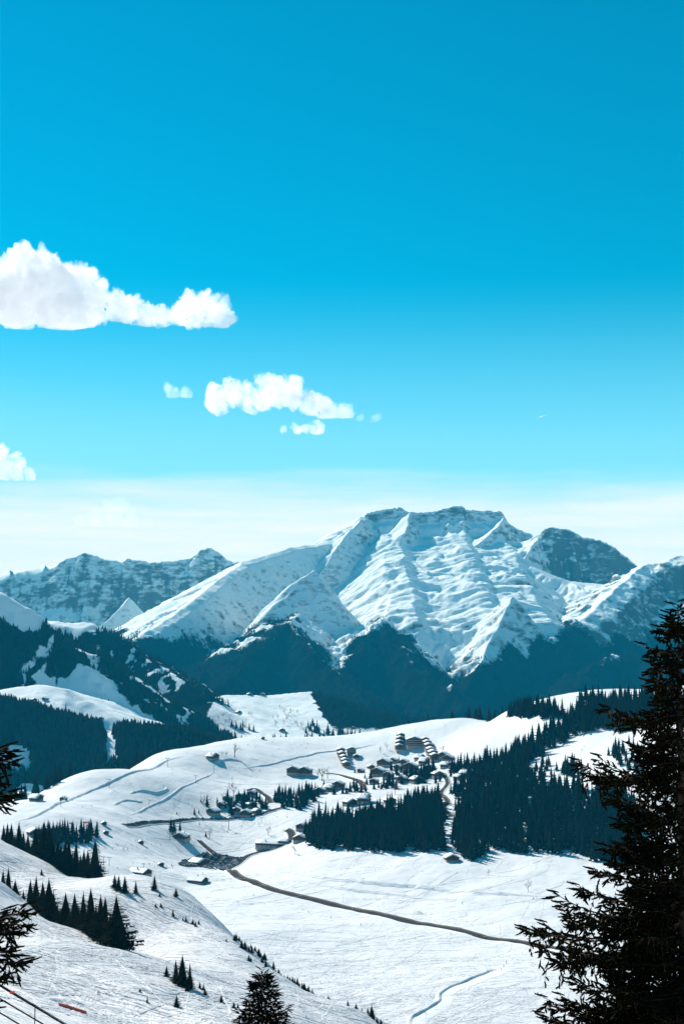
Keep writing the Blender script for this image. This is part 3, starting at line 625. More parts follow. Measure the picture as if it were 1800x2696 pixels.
def plateau_woods():
    global SPRUCES
    rng = random.Random(11); pts = []; cell = {}
    dens = {'A': 7.0, 'B': 6.6, 'C': 6.6, 'D': 5.5, 'E': 6.4, 'F': 7, 'G': 6, 'H': 6, 'I': 7, 'J': 7, 'K': 8, 'L': 9}
    lim = {'A': 420, 'B': 620, 'C': 420, 'D': 70, 'E': 190, 'F': 26, 'G': 60, 'H': 60, 'I': 30, 'J': 26, 'K': 12, 'L': 14}
    for k, poly in WOODS.items():
        xs = [p[0] for p in poly]; ys = [p[1] for p in poly]; sp = dens[k]; got = 0
        for _ in range(lim[k]*6):
            if got >= lim[k]: break
            u = rng.uniform(min(xs), max(xs)); v = rng.uniform(min(ys), max(ys))
            wu, wv = fbm(np.array([u/28.0]), np.array([v/16.0]), 3, 3)[0]*26, fbm(np.array([u/28.0]), np.array([v/16.0]), 3, 9)[0]*13
            if not inside(poly, u+wu, v+wv): continue
            if fbm(np.array([u/34.0]), np.array([v/15.0]), 2, 19)[0] > 0.34: continue
            if k == 'B' and 1495 < u < 1560 and 2085 < v < 2150 and rng.random() < 0.7: continue
            p = hit(u, v, 1000)
            if p is None or p[1] > 2700: continue
            c = (int(p[0]//sp), int(p[1]//sp))
            if any(math.hypot(p[0]-q[0], p[1]-q[1]) < sp*0.8 for i in (-1, 0, 1) for j in (-1, 0, 1) for q in cell.get((c[0]+i, c[1]+j), ())): continue
            cell.setdefault(c, []).append(p); got += 1
            h = rng.triangular(11, 31, 24) if k in 'ABC' else rng.triangular(14, 30, 25) if k in 'DE' else rng.triangular(8, 21, 16)
            pts.append((k, u, v, p, h))
    # single trees about the village and the pistes: (u, v, height px)
    singles = [(450,2190,34),(458,2190,30),(474,2187,27),(545,2122,26),(608,2146,44),(616,2140,40),(640,2126,36),(652,2122,40),(600,2122,44),(664,2128,38),(674,2132,34),(690,2128,28),(700,2130,32),(790,2133,22),(806,2096,40),(812,2100,38),(830,2090,30),
      (852,2080,30),(931,2075,28),(938,2084,32),(922,2086,28),(934,2035,14),(984,2078,24),(996,2074,26),(1024,2068,36),(1034,2074,40),(1018,2076,30),(1062,2046,18),(1128,2044,44),(1140,2036,40),(1205,2030,40),(1212,2026,44),(1222,2022,38),(1230,2022,40),(1240,2020,24),(1248,2022,40),(1276,2018,46),(1300,2012,40),
      (1030,2030,26),(1050,2020,28),(1058,2034,30),(975,2050,24),(1120,2036,30),(1136,2022,26),(965,2066,22),(1080,2040,30),(1070,2052,34),(1084,2050,38),(1096,2048,30),(1108,2044,34),(1116,2050,40),(1010,2072,30),(1004,2078,22),(1042,2078,34),(1190,2032,34),(1196,2036,38),(1186,2044,26),(820,2094,34),(836,2098,30),(880,2092,26),(902,2090,28),(912,2090,24),(950,2090,24),(962,2086,20),(628,2112,30),(644,2112,34),(622,2118,30),(656,2108,26),(592,2128,24),(578,2134,20),(684,2116,30),(676,2108,28),(572,2114,16),(1020,2040,16),(960,2050,14),(1158,2058,24),(1146,2064,28),(512,2145,18),(524,2142,12),(466,2144,8),(200,1892,0),(542,2203,14)]
    for u, v, h in singles:
        if h == 0: continue
        p = hit(u, v, 1000)
        if p is not None: pts.append(('S', u, v, p, px2m(p, h)*1.1))
    # rows just over the skyline
    for i in range(90):
        u = rng.uniform(30, 600); v = float(np.interp(u, [40,200,400,550,620], [2110,2040,1990,1960,1952])); Y0 = float(np.interp(u, [40,200,400,550], [1700,1900,2150,2350]))
        keep = np.interp(u, [30,60,100,200,240,300,400,500,600], [0.6,1,1,1,0.6,0.7,0.9,0.5,0.4])
        if rng.random() > keep: continue
        Y = Y0+rng.uniform(25, 110); x = (u-CX)/FPX*Y; p = np.array([x, Y, gh(x, Y)]); pts.append(('R', u, v, p, rng.uniform(18, 29)))
    for i in range(34):
        u = rng.uniform(1068, 1330); Y = np.interp(u, [1068,1220,1330], [2500,2370,2170])+rng.uniform(18, 60); x = (u-CX)/FPX*Y; p = np.array([x, Y, gh(x, Y)]); pts.append(('R', u, 1890, p, rng.uniform(16, 27)))
    for i in range(30):
        u = rng.choice([rng.uniform(640, 760), rng.uniform(760, 960)]); Y = 2480+rng.uniform(20, 70); x = (u-CX)/FPX*Y; p = np.array([x, Y, gh(x, Y)]); pts.append(('R', u, 1940, p, rng.uniform(12, 19)))
    room = 300-SPRUCES
    first = [q for q in pts if q[0] in 'SRHGD']
    rest = sorted([q for q in pts if q[0] not in 'SRHGD'], key=lambda q: q[3][1]-15*q[4])
    single = first[:room]; single += rest[:max(0, room-len(single))]
    mass = first[room:]+rest[max(0, room-len(first)):]
    LAB = {'A': 'dark spruce in the front row of the big wood below the village', 'B': 'dark spruce in the front row of the big wood below the village', 'S': 'spruce standing among the chalets of the village',
           'R': 'spruce whose top shows over the skyline of the white plateau', 'H': 'spruce in the small wood at the foot of the piste at far left', 'G': 'spruce in the small wood beside the village road', 'D': 'spruce in the square clump on top of the white hill',
           'C': 'spruce in the belt of wood climbing the hill on the right', 'E': 'spruce in the belt of wood climbing the hill on the right'}
    for k, u, v, p, h in single:
        spruce(p, h, LOW_ME, LAB.get(k, LAB['A']), LAB.get(k, LAB['A']).replace('spruce', 'spruces', 1))
    V = []; F = []; b = 0
    for k, u, v, p, h in mass:
        cv, cf = MASS[rng.randrange(len(MASS))]; a = rng.uniform(0, 6.28); c, s = math.cos(a), math.sin(a)
        wd = rng.uniform(1.2, 1.7); w = np.stack([(cv[:, 0]*c-cv[:, 1]*s)*wd, (cv[:, 0]*s+cv[:, 1]*c)*wd, cv[:, 2]], -1)*h+p
        V.append(w); F.append(cf+b); b += len(cv)
    link('spruce_wood', mesh_np('spruce_wood', np.concatenate(V), np.concatenate(F), [M_SPRUCE]), kind='stuff', label='dense dark spruce wood filling the slope between village and valley road')
    print('plateau trees', len(single), len(mass))
plateau_woods()

# ------------------------------------------------------------------ the spruces close to the camera
def hero_bough(V, F, TV, TF, P0, P1, rng, shoot=0.05, dense=1.0, hang=0.6):
    """a bough from P0 (at the trunk) to P1 (its tip): wood in TV/TF, needle shoots in V/F"""
    P0 = np.asarray(P0, float); P1 = np.asarray(P1, float); ax = P1-P0; L = np.linalg.norm(ax)
    h = np.array([ax[0], ax[1], 0]); h /= np.linalg.norm(h)+1e-9; side = np.array([-h[1], h[0], 0])
    sag = L*rng.uniform(0.06, 0.16)
    n = max(5, int(L/0.09))
    def C(f): return P0+ax*f+np.array([0, 0, -sag*4*f*(1-f)])
    spine = [C(i/n) for i in range(n+1)]
    tube(TV, TF, spine, [0.012*(L/1.5)*(1-i/n)+0.003 for i in range(n+1)], 4)
    def spray(Q0, Q1, w):
        """one shoot: spindle of needles"""
        d = Q1-Q0; l = np.linalg.norm(d)
        if l < 1e-4: return
        d = d/l; a = np.cross(d, [0.2, 0.3, 1.0]); a /= np.linalg.norm(a)+1e-9; b_ = np.cross(d, a); base = len(V)
        for f, r in ((0, 0.35), (0.5, 0.7), (0.9, 0.45)):
            for k in range(3):
                an = 2.094*k+f*2; V.append(Q0+d*l*f+w*r*0.55*(math.cos(an)*a+math.sin(an)*b_))
        V.append(Q1)
        for i in range(2):
            for k in range(3):
                p = base+i*3+k; q = base+i*3+(k+1) % 3; F.append((p, q, q+3)); F.append((p, q+3, p+3))
        for k in range(3): F.append((base+6+k, base+6+(k+1) % 3, base+9))
        m = max(4, int(l/0.021))
        for i in range(m):
            f = (i+rng.random())/m; an = rng.uniform(0, 6.28); o = math.cos(an)*a+math.sin(an)*b_; c = Q0+d*l*f
            r = w*rng.uniform(0.8, 1.25)*(1-0.35*f); t = np.cross(d, o)
            b1 = len(V); V.extend([c+t*0.0065, c-t*0.0065, c+o*r+d*r*rng.uniform(0.5, 1.0)]); F.append((b1, b1+1, b1+2))
    def twig(f, sg, ln, depth):
        c = C(f); out = side*sg*rng.uniform(0.65, 1.0)+h*rng.uniform(0.35, 0.9)+np.array([0, 0, rng.uniform(-0.35, 0.15)])
        out /= np.linalg.norm(out); e = c+out*ln+np.array([0, 0, -0.12*ln])
        m = max(2, int(ln/0.07))
        tube(TV, TF, [c, (c+e)/2, e], [0.005, 0.004, 0.002], 3)
        for i in range(m):
            g = (i+0.6)/m; q = c+(e-c)*g
            for s2 in (-1, 1):
                if rng.random() > 0.9*dense: continue
                lat = np.cross(out, [0, 0, 1]); lat /= np.linalg.norm(lat)+1e-9
                dd = lat*s2*rng.uniform(0.4, 0.9)+out*rng.uniform(0.5, 1.0)+np.array([0, 0, rng.uniform(-0.75, 0.35)]); dd /= np.linalg.norm(dd)
                spray(q, q+dd*rng.uniform(0.05, 0.13)*(1.25-0.5*g), shoot*0.5)
        spray(e-out*0.04, e+out*rng.uniform(0.06, 0.12)+np.array([0, 0, rng.uniform(0, 0.04)]), shoot*0.55)
    k = int(L/0.085)
    for i in range(k):
        f = 0.12+0.86*(i+rng.random()*0.6)/k
        ln = min(0.42, 0.34*L)*(1-f)**0.7*rng.uniform(0.6, 1.2)+0.05
        for sg in (-1, 1):
            if rng.random() < 0.9: twig(f, sg, ln, 0)
        if rng.random() < hang:
            c = C(f); e = c+np.array([rng.normal(0, .03), rng.normal(0, .03), -rng.uniform(0.1, 0.28)*(0.5+L*0.4)])
            tube(TV, TF, [c, (c+e)/2+rng.normal(0, .01, 3), e], [0.004, 0.003, 0.002], 3)
            for g in (0.35, 0.6, 0.85, 1.0):
                q = c+(e-c)*g; spray(q, q+np.array([rng.normal(0, .03), rng.normal(0, .03), -rng.uniform(0.04, 0.08)]), shoot*0.5)
        c = C(f); spray(c, c+h*rng.uniform(0.05, 0.1)+np.array([rng.normal(0, .02), rng.normal(0, .02), rng.uniform(0.0, 0.07)]), shoot*0.55)
    spray(P1-h*0.05, P1+h*0.09+np.array([0, 0, 0.035]), shoot*0.55)
M_HERO = foliage_mat('near_spruce_needles', (0.005, 0.007, 0.004), (0.013, 0.013, 0.006))
def hero_spruce(base, apex, boughs, label, seed, shoot=0.05, dense=1.0, group=None):
    """boughs: list of (height below apex at the trunk, vector from trunk to tip)"""
    rng = np.random.default_rng(seed); V, F, TV, TF = [], [], [], []
    base = np.asarray(base, float); apex = np.asarray(apex, float)
    H = apex[2]-base[2]
    root = link('spruce_tree', None, loc=tuple(base), label=label, cat='tree', group=group)
    top = apex-base
    KV, KF = [], []
    tube(KV, KF, [np.array([0, 0, -0.2])]+[top*f for f in (0.2, 0.5, 0.8, 0.95, 1.0)], [0.02*H*0.8, 0.014*H, 0.009*H, 0.0045*H, 0.0014*H, 0.001*H], 8, True)
    link('trunk', mesh_np('trunk', KV, np.array(KF), [M_BARK], smooth=True), root)
    for dz, vec in boughs:
        p0 = top*(1-dz/H); hero_bough(V, F, TV, TF, p0, p0+np.asarray(vec), rng, shoot, dense)
    # leader shoots
    for k in range(10):
        f = 0.02+0.03*k; c = top-np.array([0, 0, f])
        hero_bough(V, F, TV, TF, c, c+np.array([math.cos(k*2.4)*0.05*(1+k*.35), math.sin(k*2.4)*0.05*(1+k*.35), 0.045]), rng, shoot, dense, 0)
    crown = link('crown', mesh_np('crown', np.array(V), np.array(F), [M_HERO]), root)
    link('branches', mesh_np('branches', np.array(TV), np.array(TF), [M_BARK]), root)
    print(label, len(F), len(TF))
    return root
def right_spruce():
    rng = np.random.default_rng(5); Y = 15.0
    apex = at(1783, 1590, Y); base = np.array([apex[0]+0.02, Y, 0]); base[2] = gh(base[0], base[1])-0.05
    b = []
    # boughs whose tips the photograph shows against the snow: tip (u, v), drop along the bough as a share of its length, depth offset
    tips = [(1742,1668,.15),(1760,1640,.2),(1690,1697,-.25),(1705,1745,.0),(1720,1790,.1),(1735,1850,.2),(1700,1905,.3),(1590,1862,-.12),(1640,1885,.1),(1655,1960,.2),(1515,2002,-.05),(1570,1990,-.22),(1560,2050,.15),(1600,2095,.25),
            (1620,2160,.2),(1580,2225,.1),(1600,2270,.15),(1555,2290,-.12),(1510,2330,-.05),(1455,2350,-.1),(1480,2400,.1),(1500,2440,.15),(1425,2428,-.16),(1372,2442,-.02),(1410,2490,.18),(1450,2530,.2),(1500,2580,.15),(1470,2620,.1),
            (1425,2625,-.15),(1418,2668,.0),(1480,2700,.15),(1370,2705,-.1),(1440,2760,.1)]
    for u, v, dr in tips:
        yo = rng.uniform(-0.45, 0.35); tip = at(u, v, Y+yo)
        ln = abs(tip[0]-apex[0]); rise = dr*ln
        dz = apex[2]-(tip[2]+rise)
        b.append((max(0.12, dz), tip-np.array([apex[0], apex[1], tip[2]+rise])))
    for i in range(195):
        dz = 0.15+4.7*(i/195)**0.8; a = rng.uniform(0, 6.28); r = 0.10+0.37*dz**0.98*rng.uniform(0.7, 1.08)
        r = min(r, 1.75)
        if math.cos(a) < -0.35: r *= 0.72
        b.append((dz, np.array([math.cos(a)*r, math.sin(a)*r*0.95, r*rng.uniform(-0.4, 0.12)])))
    hero_spruce(base, apex, b, 'large black backlit spruce filling the lower right corner', 31, 0.068, 0.68)
right_spruce()
def bottom_spruce():
    rng = np.random.default_rng(15); Y = 24.0
    apex = at(690, 2552, Y); base = np.array([apex[0], Y, gh(apex[0], Y)-0.1]); b = []
    for i in range(64):
        dz = 0.1+1.5*(i/64); a = i*2.4+rng.uniform(-.3, .3); r = 0.08+0.44*dz*rng.uniform(0.7, 1.15)
        b.append((dz, np.array([math.cos(a)*r, math.sin(a)*r, r*rng.uniform(-0.05, 0.3)])))
    hero_spruce(base, apex, b, 'pointed spruce top rising at the bottom edge in front of the piste', 41, 0.06, 0.8)
bottom_spruce()
def left_spruce():
    rng = np.random.default_rng(25); Y = 11.0
    apex = at(-120, 1800, Y); base = np.array([apex[0], Y, gh(apex[0], Y)-0.1]); b = []
    tips = [(22,1965,.1),(30,2000,.05),(8,2050,.1),(38,2085,.0),(15,2110,.1),(70,2385,-.12),(85,2410,.02),(60,2445,.12),(40,2500,.2),(66,2530,.15),(20,2570,.2),(20,2395,-.1)]
    for u, v, dr in tips:
        tip = at(u, v, Y+rng.uniform(-.25, .25)); ln = abs(tip[0]-apex[0]); rise = dr*ln
        b.append((max(.12, apex[2]-tip[2]-rise), tip-np.array([apex[0], apex[1], tip[2]+rise])))
    for i in range(46):
        dz = 0.15+2.9*(i/46); a = rng.uniform(0, 6.28); r = 0.1+0.3*dz*rng.uniform(0.6, 1.0)
        if math.cos(a) > 0.2: r *= 0.5
        b.append((dz, np.array([math.cos(a)*r, math.sin(a)*r, r*rng.uniform(-0.3, 0.1)])))
    hero_spruce(base, apex, b, 'spruce at the left frame edge showing only its bough tips', 51, 0.05, 0.85)
left_spruce()
# ------------------------------------------------------------------ roads, banks and tracks
def px_path(pts, y0=900, y1=2900, step=4.0):
    """pixel polyline -> dense ground polyline in metres"""
    P = [hit(u, v, y0, y1) for u, v in pts]; P = np.array([p for p in P if p is not None])[:, :2]
    # smooth by Catmull-Rom
    Q = np.vstack([2*P[0]-P[1], P, 2*P[-1]-P[-2]]); out = []
    for i in range(1, len(Q)-2):
        n = max(2, int(np.linalg.norm(Q[i+1]-Q[i])/step))
        for k in range(n):
            t = k/n; a, b, c, d = Q[i-1], Q[i], Q[i+1], Q[i+2]
            out.append(0.5*((2*b)+(-a+c)*t+(2*a-5*b+4*c-d)*t*t+(-a+3*b-3*c+d)*t**3))
    out.append(P[-1]); return np.array(out)
def sweep(path, prof):
    """prof: list of (offset to the right, height above the ground)"""
    T = np.gradient(path, axis=0); T /= np.linalg.norm(T, axis=1)[:, None]+1e-9; Nn = np.stack([T[:, 1], -T[:, 0]], -1)
    cols = []
    for o, h in prof:
        p = path+Nn*o; hh = h if np.isscalar(h) else h
        cols.append(np.stack([p[:, 0], p[:, 1], ghv(p[:, 0], p[:, 1])+hh], -1))
    V = np.stack(cols, 1); return V.reshape(-1, 3), grid_faces(len(path), len(prof))
M_ASPHALT = plain('wet_asphalt', (0.042, 0.037, 0.034), 0.95, 0.35, 0.15, 0.05)
M_SLUSH = plain('dirty_slush', (0.15, 0.12, 0.105), 0.95, 0.4, 0.3, 0.05)
M_PISTE = bpy.data.materials['skied_snow']
def road(name, pts, w, label, y0=900, slush=0.9):
    path = px_path(pts, y0)
    V, F = sweep(path, [(-w/2, 0.22), (-w/6, 0.30), (w/6, 0.30), (w/2, 0.22)])
    r = link(name, mesh_np(name, V, F, [M_ASPHALT]), kind='structure', label=label)
    for sg in (-1, 1):
        V, F = sweep(path, [(sg*w/2, 0.24), (sg*(w/2+slush*0.6), 0.5), (sg*(w/2+slush*1.6), 0.9), (sg*(w/2+slush*2.6), 0.7), (sg*(w/2+slush*3.8), -0.2)])
        m = np.tile([0, 0, 1, 1], len(path)-1)
        link('snow_bank', mesh_np('snow_bank', V, F, [M_SLUSH, M_PISTE], m, True), r)
    return r
road('road', [(560,2280),(590,2292),(620,2304),(660,2321),(710,2341),(770,2358),(850,2377),(950,2400),(1050,2421),(1150,2441),(1250,2462),(1350,2479),(1430,2495),(1550,2518),(1750,2560)], 7.5, 'dark ploughed valley road curving through the snow to the lower right')
road('car_park_road', [(598,2290),(640,2263),(680,2246),(720,2238),(752,2222),(768,2206),(764,2190),(752,2186)], 6.5, 'brown slushy lane climbing from the car park to the farmhouses')
road('hamlet_road', [(330,2174),(400,2168),(470,2163),(540,2159),(620,2156),(670,2150),(712,2136),(742,2128)], 6.0, 'narrow road lined with parked cars below the chalets', slush=0.7)
road('upper_lane', [(655,2082),(672,2078),(690,2090),(705,2100),(712,2114)], 5.0, 'short cleared lane curling between the lower chalets')
road('village_lane', [(860,2036),(900,2043),(930,2052),(950,2062),(958,2080)], 6.0, 'cleared village lane between the gabled residences')
road('wood_lane', [(1168,2040),(1178,2062),(1160,2090),(1178,2112),(1168,2132),(1190,2150)], 3.6, 'slushy lane winding down through the gap in the spruce wood')
road('crossing_lane', [(522,2212),(534,2224),(548,2236),(566,2250)], 5.0, 'trodden brown lane from the ski hut down to the car park')
def banks(name, label, lines):
    V = []; F = []; b = 0
    for pts, w, h, y0, y1 in lines:
        path = px_path(pts, y0, y1, 3.0); n = len(path); s = np.linspace(0, 1, n)
        hh = h*np.clip(np.minimum(s, 1-s)*8, 0, 1)*(0.75+0.5*np.abs(fbm(s*n*0.12, s*0, 3, 5)))
        v, f = sweep(path, [(-w*0.5, -0.15), (-w*0.22, hh*0.7), (0, hh), (w*0.22, hh*0.6), (w*0.5, -0.15)]); V.append(v); F.append(f+b); b += len(v)
    me = mesh_np(name, np.concatenate(V), np.concatenate(F), [M_PISTE], smooth=True); attr(me, 'near', np.full(len(me.vertices), 0.5))
    return link(name, me, kind='structure', label=label)
banks('snow_berms', 'long ploughed snow berms along the lifts and terraces', [
 ([(30,2168),(120,2135),(200,2100),(290,2060),(370,2030),(430,2008),(492,1989)], 7, 2.6, 900, 2900),
 ([(340,2146),(395,2123),(450,2095),(515,2058),(565,2031)], 5, 1.5, 900, 2900),
 ([(640,2024),(720,2011),(790,1993),(860,1980),(960,1966),(1000,1956)], 6, 2.0, 900, 2900),
 ([(340,2090),(372,2082),(410,2088),(440,2078),(420,2066)], 6, 2.2, 900, 2900), ([(300,2120),(330,2108),(370,2112),(350,2100)], 6, 2.0, 900, 2900), ([(560,2010),(600,2000),(640,2006)], 8, 2.5, 900, 2900),
 ([(690,2281),(779,2299),(868,2315),(1002,2328),(1091,2335),(1149,2341),(1300,2355),(1450,2362)], 8, 3.2, 900, 1900),
 ([(734,2315),(823,2324),(912,2341),(1046,2357),(1180,2370),(1300,2388)], 7, 2.4, 900, 1900),
 ([(1000,2327),(1040,2332),(1080,2335)], 8, 3.2, 900, 1900), ([(1090,2336),(1120,2339),(1150,2342)], 8, 3.0, 900, 1900), ([(1075,2398),(1095,2404),(1112,2407)], 7, 2.6, 900, 1900),
 ([(1310,2548),(1225,2583),(1180,2600),(1154,2620),(1154,2636),(1127,2654),(1082,2679),(1076,2700)], 4.5, 1.7, 800, 1300),
 ([(115,2629),(172,2634),(245,2648),(344,2659)], 3, 0.5, 230, 420),
])
def winding_piste():
    path = px_path([(1335,2552),(1250,2585),(1200,2603),(1172,2622),(1172,2640),(1145,2660),(1110,2682),(1100,2705)], 800, 1300, 3.0)
    V, F = sweep(path, [(-4.5, 0.08), (-2, 0.16), (2, 0.16), (4.5, 0.08)])
    m = plain('packed_snow', (0.80, 0.83, 0.85), 0.6, 0.05, 0.4)
    link('groomed_path', mesh_np('groomed_path', V, F, [m], smooth=True), kind='structure', label='smooth groomed path winding across the valley snow')
winding_piste()
def ski_tracks():
    """thousands of crossing ski tracks pressed into the snow, as low ridges"""
    rng = np.random.default_rng(77); V = []; F = []; b = 0
    def track(x0, y0, n, step, turn, amp, lam, w, h, follow):
        nonlocal b
        p = np.array([x0, y0], float); P = [p.copy()]; e = 1.5; ph = rng.uniform(0, 6.28)
        g0 = np.array([gh(p[0]+e, p[1])-gh(p[0]-e, p[1]), gh(p[0], p[1]+e)-gh(p[0], p[1]-e)]); a0 = math.atan2(-g0[1], -g0[0]) + follow
        for i in range(n):
            a = a0+turn*i/n+amp*math.sin(ph+i*step/lam); p = p+step*np.array([math.cos(a), math.sin(a)]); P.append(p.copy())
        P = np.array(P); r = np.hypot(P[:, 0], P[:, 1]); az = np.arctan2(P[:, 0], P[:, 1])
        if r.min() < 180 or r.max() > 2400 or np.abs(az).max() > 0.3: return
        T = np.gradient(P, axis=0); T /= np.linalg.norm(T, axis=1)[:, None]; Nn = np.stack([T[:, 1], -T[:, 0]], -1); L = []
        for o, hh in ((-w, 0.0), (0, h), (w, 0.0)):
            q = P+Nn*o; L.append(np.stack([q[:, 0], q[:, 1], ghv(q[:, 0], q[:, 1])+hh+0.01], -1))
        V.append(np.stack(L, 1).reshape(-1, 3)); F.append(grid_faces(len(P), 3)+b); b += 3*len(P)
    for k in range(900):      # near slope
        u = rng.uniform(-60, 950); v = rng.uniform(2260, 2696); p = hit(u, v, 250, 880)
        if p is None: continue
        track(p[0], p[1], int(rng.uniform(10, 34)), 2.6, rng.normal(0, 0.5), rng.uniform(0, 0.16), rng.uniform(8, 20), rng.uniform(0.18, 0.36), rng.uniform(0.06, 0.2), rng.normal(0.35, 0.4))
    for k in range(420):      # valley floor
        u = rng.uniform(450, 1700); v = 2340+356*rng.random()**0.7; p = hit(u, v, 850, 1600)
        if p is None: continue
        track(p[0], p[1], int(rng.uniform(14, 50)), 5.0, rng.normal(0, 1.0), rng.uniform(0, 0.35), rng.uniform(12, 40), rng.uniform(0.3, 0.6), rng.uniform(0.10, 0.28), rng.normal(0, 1.2))
    for k in range(240):      # pistes of the plateau
        u = rng.uniform(0, 1500); v = rng.uniform(1950, 2330); p = hit(u, v, 1000, 2500)
        if p is None: continue
        track(p[0], p[1], int(rng.uniform(8, 24)), 6.0, rng.normal(0, 0.6), rng.uniform(0, 0.5), rng.uniform(10, 25), rng.uniform(0.4, 0.8), rng.uniform(0.12, 0.35), rng.normal(0, 0.4))
    me = mesh_np('ski_tracks', np.concatenate(V), np.concatenate(F), [M_PISTE], smooth=True); attr(me, 'near', np.full(len(me.vertices), 0.7))
    link('ski_tracks', me, kind='stuff', label='countless ski tracks criss-crossing the pistes and valley snow')
ski_tracks()

# ------------------------------------------------------------------ buildings
M_TIMBER = plain('dark_timber', (0.055, 0.034, 0.024), 0.8, 0.35, 1.5)
M_BROWN = plain('brown_timber', (0.15, 0.075, 0.045), 0.8, 0.3, 1.5)
M_PLASTER = plain('pale_plaster', (0.42, 0.35, 0.32), 0.85, 0.1, 0.6)
M_GLASS = plain('window_glass', (0.03, 0.035, 0.04), 0.15, 0.1, 1.0, 0.6)
M_FRAME = plain('window_frame', (0.30, 0.22, 0.16), 0.7, 0.15)
M_SLATE = plain('slate_roof', (0.09, 0.085, 0.085), 0.7, 0.2)
M_TIN = plain('sheet_roof', (0.42, 0.46, 0.50), 0.45, 0.1, 0.2)
M_STEEL = plain('galvanised_steel', (0.16, 0.17, 0.18), 0.5, 0.15)
M_RED = plain('red_padding', (0.42, 0.035, 0.03), 0.6, 0.15)
M_ORANGE = plain('orange_net', (0.75, 0.06, 0.03), 0.6, 0.15)
M_PALE = plain('pale_cloth', (0.6, 0.55, 0.5), 0.8, 0.1)
def box_np(x0, x1, y0, y1, z0, z1):
    v = [(x, y, z) for z in (z0, z1) for y in (y0, y1) for x in (x0, x1)]
    return v, [(0, 2, 3, 1), (4, 5, 7, 6), (0, 1, 5, 4), (2, 6, 7, 3), (0, 4, 6, 2), (1, 3, 7, 5)]
def boxes(name, bl, m):
    V = []; F = []
    for b in bl:
        v, f = box_np(*b); F += [tuple(i+len(V) for i in q) for q in f]; V += v
    return mesh_np(name, V, F, [m])
WIN_ME = boxes('window', [(-0.62, 0.62, -0.05, 0.05, -0.65, 0.65)], M_FRAME)
PANE_ME = boxes('pane', [(-0.52, 0.52, -0.075, 0.0, -0.55, 0.55)], M_GLASS)
def window(root, x, y, z, rz=0.0, s=1.0):
    w = link('window', WIN_ME, root, (x, y, z), rz); w.scale = (s, s, s); link('pane', PANE_ME, w)
def gable_prism(w, d, z0, z1, zr):
    """house body: eaves at z1, ridge along y at zr"""
    V = [(-w/2, -d/2, z0), (w/2, -d/2, z0), (w/2, -d/2, z1), (0, -d/2, zr), (-w/2, -d/2, z1), (-w/2, d/2, z0), (w/2, d/2, z0), (w/2, d/2, z1), (0, d/2, zr), (-w/2, d/2, z1)]
    return V, [(0, 1, 2, 3, 4), (9, 8, 7, 6, 5), (0, 5, 6, 1), (1, 6, 7, 2), (2, 7, 8, 3), (3, 8, 9, 4), (4, 9, 5, 0)]
def roof_slab(w, d, z1, zr, over, t0, t1, seg=6, sag=0.0, bulge=0.0):
    """two-sided roof between heights t0 and t1 above the rafters; bulge rounds the edges like settled snow"""
    hw = w/2+over; hd = d/2+over; sl = (zr-z1)/(w/2)
    xs = np.linspace(-1, 1, 2*seg+1); ys = np.linspace(-1, 1, 5); V = []; F = []
    for top in (0, 1):
        for y in ys:
            for x in xs:
                e = (1-abs(x)**6)*(1-abs(y)**8) if bulge else 1.0
                z = zr-abs(x)*hw*sl + (t0 if not top else t0+(t1-t0)*(0.45+0.55*e)) + (bulge*(1-x*x)*0.5 if top else 0)
                V.append((x*hw*(1.0 if top == 0 or not bulge else 0.985), y*hd, z))
    n = len(xs); m = len(ys); o = n*m
    for j in range(m-1):
        for i in range(n-1):
            a = j*n+i; F.append((a, a+n, a+n+1, a+1)); F.append((o+a, o+a+1, o+a+n+1, o+a+n))
    for i in range(n-1):
        F.append((i, i+1, o+i+1, o+i)); a = (m-1)*n+i; F.append((a+1, a, o+a, o+a+1))
    for j in range(m-1):
        a = j*n; F.append((a+n, a, o+a, o+a+n)); a = j*n+n-1; F.append((a, a+n, o+a+n, o+a))
    return V, F
brng = random.Random(3)
